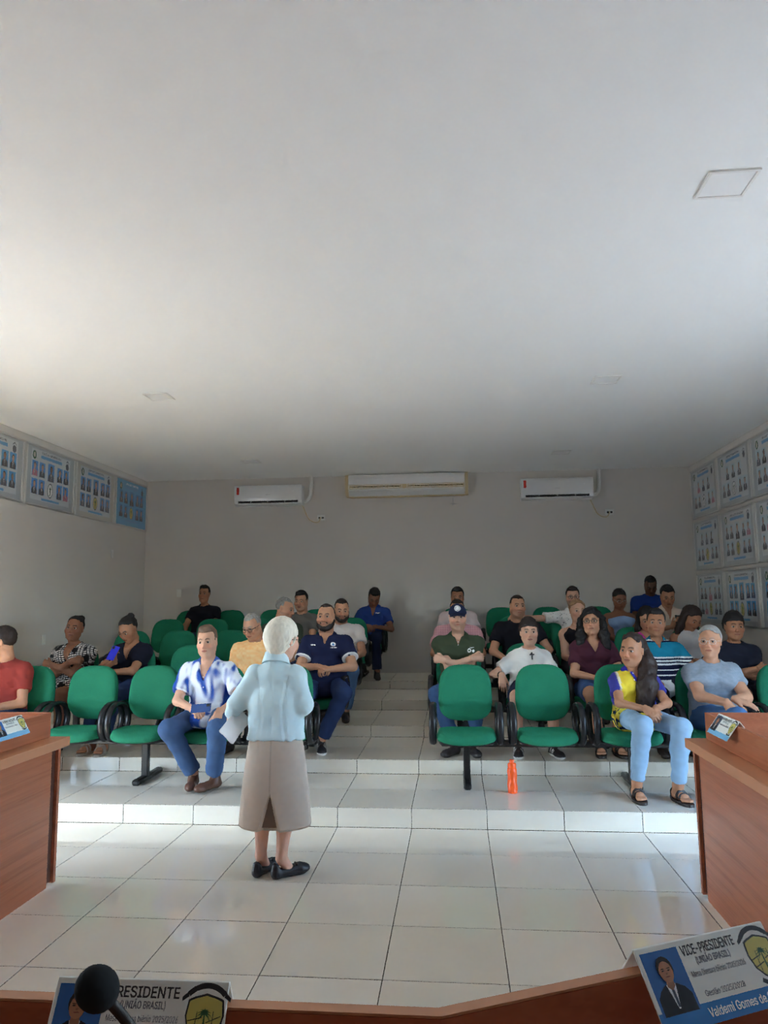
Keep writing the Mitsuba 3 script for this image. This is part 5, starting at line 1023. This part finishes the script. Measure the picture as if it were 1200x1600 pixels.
# the speaker standing on the floor with her back to the camera
def speaker():
    key = thing('person', 'white-haired woman standing with her back turned in light blue blouse and beige skirt', 'person')
    org = np.array([-.745, -.97, 0.0]); RB = rot(180); Mb = lambda v: np.asarray(v)@RB.T+org
    H = np.array([-.035, -.02, 1.362]); hs = .99; RH = rot(-28, 10, 0); Mh = lambda v: Mb(H+hs*(np.asarray(v)@RH.T)); nb = np.array([0, .025, 1.205]); P = dict(skin=(214, 168, 146), hair=(222, 216, 200), seed=31, brow=.2)
    sh = {-1: np.array([-.128, .02, 1.150]), 1: np.array([.128, .02, 1.150])}
    el = {-1: np.array([-.172, .02, .975]), 1: np.array([.238, .03, .985])}; wr = {-1: np.array([-.10, -.17, 1.03]), 1: np.array([.288, -.03, .905])}
    an = {-1: np.array([-.045, .03, .09]), 1: np.array([.085, .0, .09])}; kn = {s: np.array([s*.07, -.02, .43]) for s in (-1, 1)}; hip = {s: np.array([s*.085, .0, .76]) for s in (-1, 1)}
    lo, hi = (-.45, -.35, -.01), (.5, .3, 1.40)
    f = Field(lo, hi, .010)
    f.rc((0, 0, .80), (0, .0, .97), .09, .075, .03, 1.35); f.rc((0, .0, .97), (0, .01, 1.12), .075, .065, .03, 1.5); f.rc((-.1, .02, 1.15), (.1, .02, 1.15), .05, .05, .05); f.rc(nb-(0, 0, .04), nb+(0, -.02, .06), .05, .045, .03)
    for s in (-1, 1):
        f.rc(sh[s], el[s], .045, .036); f.rc(el[s], wr[s], .036, .024, .02); f.rc(hip[s], kn[s], .07, .052); m = kn[s]*.62+an[s]*.38+(0, .02, 0); f.rc(kn[s], m, .052, .047); f.rc(m, an[s]+(0, 0, .02), .047, .031)
        toe = (-.75, -.66, 0) if s < 0 else (-.35, -.94, 0); f.rc(an[s]+(0, 0, .02), an[s]+np.array(toe)*.05+(0, 0, -.045), .031, .028, .02)
    hv, hf = head_mesh('woman', .0042); hv3 = H+hs*(hv@RH.T); nw = smooth01(-.12, -.20, hv[:, 2])[:, None]; hv3 = hv3+nw*.9*(nb+(0, 0, -.03)-(H+hs*(np.array([0, .035, -.205])@RH.T)))
    parts = [f.mesh(), (hv3, hf), place_hand('grip', .0042, wr[-1], (-.1, -.6, .8), (-.8, .2, .2), True, .9), place_hand('curled', .0042, wr[1], (.12, -.2, -.95), (.9, .2, .1), False, .92)]
    v, fc = union(parts); put(key, 'body', ply(trimesh.Trimesh(Mb(v), fc, process=False), 'skin', True, color=skin_colour(((v-H)/hs)@RH, P)))
    for s in (-1, 1): put(key, 'eye', EYEBALL, to_world=T4(np.vstack([np.hstack([RB@RH*hs, Mh(np.array([s*.0325, -.0835, .0045]))[:, None]]), [0, 0, 0, 1]])))
    hair_part(P, 'white', .005, Mh, key); glasses_part(Mh, key, 'black_plastic', .0016)
    # blouse: fitted back with princess seams, flared hem, long sleeves
    f = Field(lo, hi, .009)
    f.rc((0, .0, .72), (0, .0, .90), .136, .108, .03, 1.40); f.rc((0, .0, .90), (0, .01, 1.00), .108, .104, .03, 1.5); f.rc((0, .01, 1.0), (0, .02, 1.13), .106, .088, .03, 1.55)
    f.rc((-.105, .02, 1.155), (.105, .02, 1.155), .058, .058, .05); f.rc(nb-(0, 0, .05), nb+(0, -.004, .034), .07, .056, .04)
    for s in (-1, 1):
        f.rc(sh[s], el[s], .060, .052, .035); f.rc(el[s], el[s]+(wr[s]-el[s])*.92, .050, .040, .02, cut=True)
    f.cutfn(lambda p: (.775+.012*np.cos(p[..., 0]*9))-p[..., 2], (-.215, -.3, .5), (.215, .3, .86))
    seam = lambda p: .005*np.exp(-((np.abs(p[:, 0])-(.085-.02*np.cos((p[:, 2]-.95)*9)))/.006)**2)*(p[:, 1] > 0)+.003*np.exp(-(p[:, 0]/.005)**2)*(p[:, 1] > 0)
    f.apply(lambda p, D: D+seam(p)+.012*(meshkit.fbm(p*np.array([13, 10, 9]), 2, 5)-.5)+.008*(meshkit.noise(p@np.array([[1, .4, 0], [0, 1, .5], [.5, 0, 1]])*np.array([26, 10, 12]), 8)-.5))
    f.rc(nb+(0, -.015, .035), nb+(0, -.05, .15), .052, .075, .006, op='sub')
    v, fc = f.mesh(); put(key, 'blouse', ply(trimesh.Trimesh(Mb(v), fc, process=False), 'cloth', True, color=fabric((192, 214, 220), .06)(v)))
    n = 40; th = np.linspace(.5, 2*math.pi-.5, n); d0 = np.stack([np.sin(th), -np.cos(th)], 1); back = np.clip(-np.cos(th), 0, 1); R = []
    for r, z in ((.054, -.02), (.054, .034), (.057, .040), (.062, .038), (.080, -.004), (.082, -.008), (.077, -.008), (.061, .028)):
        R.append(np.stack([d0[:, 0]*r*1.05, d0[:, 1]*r, np.full(n, z)+.012*back-.03*(1-back)*(r > .07)*.3], 1))
    m = loft(np.stack(R, 1)); put(key, 'collar', ply(trimesh.Trimesh(Mb(m.vertices*np.array([1, 1, 1.25])+nb+(0, -.014, .036)), m.faces, process=False), 'cloth', True, color=np.tile(lin((194, 216, 222)), (len(m.vertices), 1))))
    # skirt: A-line with an inverted kick pleat at the back
    zs = np.linspace(.835, .292, 40); na = 240; th = np.arange(na)*2*math.pi/na; rings = []
    for z in zs:
        t = (.90-z)/.61; a = .138+.075*t+.012*math.sin(t*3); b = .108+.062*t
        w = np.clip((.50-z)/.21, 0, 1)*.30; ins = np.clip((w-np.abs(np.angle(np.exp(1j*(th-math.pi/2)))))/.035, 0, 1)
        fold = 1+.010*t*np.sin(7*th+1)+.006*t*np.sin(11*th+2*z)
        k = fold-.22*ins*(w > .02)
        rings.append(np.stack([a*k*np.cos(th), b*k*np.sin(th), np.full(na, z)], 1))
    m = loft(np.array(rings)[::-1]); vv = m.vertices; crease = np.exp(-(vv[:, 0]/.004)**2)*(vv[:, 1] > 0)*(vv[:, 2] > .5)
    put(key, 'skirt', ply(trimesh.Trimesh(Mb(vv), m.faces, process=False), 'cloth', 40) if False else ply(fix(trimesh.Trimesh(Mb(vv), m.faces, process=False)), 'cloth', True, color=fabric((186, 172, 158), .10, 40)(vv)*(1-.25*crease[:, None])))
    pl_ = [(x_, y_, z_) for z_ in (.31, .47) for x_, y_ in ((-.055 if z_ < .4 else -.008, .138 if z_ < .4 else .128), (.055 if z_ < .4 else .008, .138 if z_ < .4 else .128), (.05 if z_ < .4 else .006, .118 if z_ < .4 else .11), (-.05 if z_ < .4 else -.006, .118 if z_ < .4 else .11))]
    put(key, 'pleat_shade_insert', ply(trimesh.convex.convex_hull(Mb(np.array(pl_))), mat('pleat_shade_cloth', (112, 96, 86), .9)), 'darker brown insert with the shade of the pleat painted in')  # lining tone darkened to paint in the shade of the open pleat
    sv, sf = shoe_mesh('flat')
    for s in (-1, 1):
        a = -52 if s < 0 else -22
        q = sv*np.array([.92, .88, 1])@rot(a).T+np.array([an[s][0], an[s][1], .002])
        heel = sv[:, 1] > .0; q2 = q.copy(); sk = put(key, 'shoe', ply(trimesh.Trimesh(Mb(q2), sf, process=False), 'leather', True, color=np.tile(lin((26, 28, 36)), (len(q), 1))))
        bow = cat([trimesh.creation.icosphere(2) for _ in range(3)]); k3 = len(bow.vertices)//3
        bv = bow.vertices.copy(); bv[:k3] = bv[:k3]*[.012, .006, .007]+[-.012, 0, 0]; bv[k3:2*k3] = bv[k3:2*k3]*[.012, .006, .007]+[.012, 0, 0]; bv[2*k3:] = bv[2*k3:]*.006
        put(sk, 'bow', ply(trimesh.Trimesh(Mb((bv+np.array([0, -.095, .062]))@rot(a).T+np.array([an[s][0], an[s][1], .002])), bow.faces, process=False), 'black_plastic', True))
    k = thing('paper_sheet', 'white sheets of paper in the left hand of the standing woman', 'paper')
    for i, (dx, rz_) in enumerate(((0, 0), (.006, .10))):
        g_ = np.stack(np.meshgrid(np.linspace(-.055, .055, 8), np.linspace(-.11, .095, 12), indexing='ij'), -1).reshape(-1, 2); z_ = .010*np.sin(g_[:, 0]*26)+.10*g_[:, 1]**2*8*.2
        q = np.stack([g_[:, 0], z_, g_[:, 1]], 1); gf = grid_faces(8, 12, False); V = np.vstack([q, q+[0, .0012, 0]]); F = np.vstack([gf, gf[:, ::-1]+len(q)])
        V = V@trimesh.transformations.euler_matrix(-.75, .62+rz_, .2)[:3, :3].T+np.array([-.985+dx, -.995-.012*i, .868])
        put(k, 'sheet', ply(trimesh.Trimesh(V, F, process=False), 'paper', 40))
speaker()
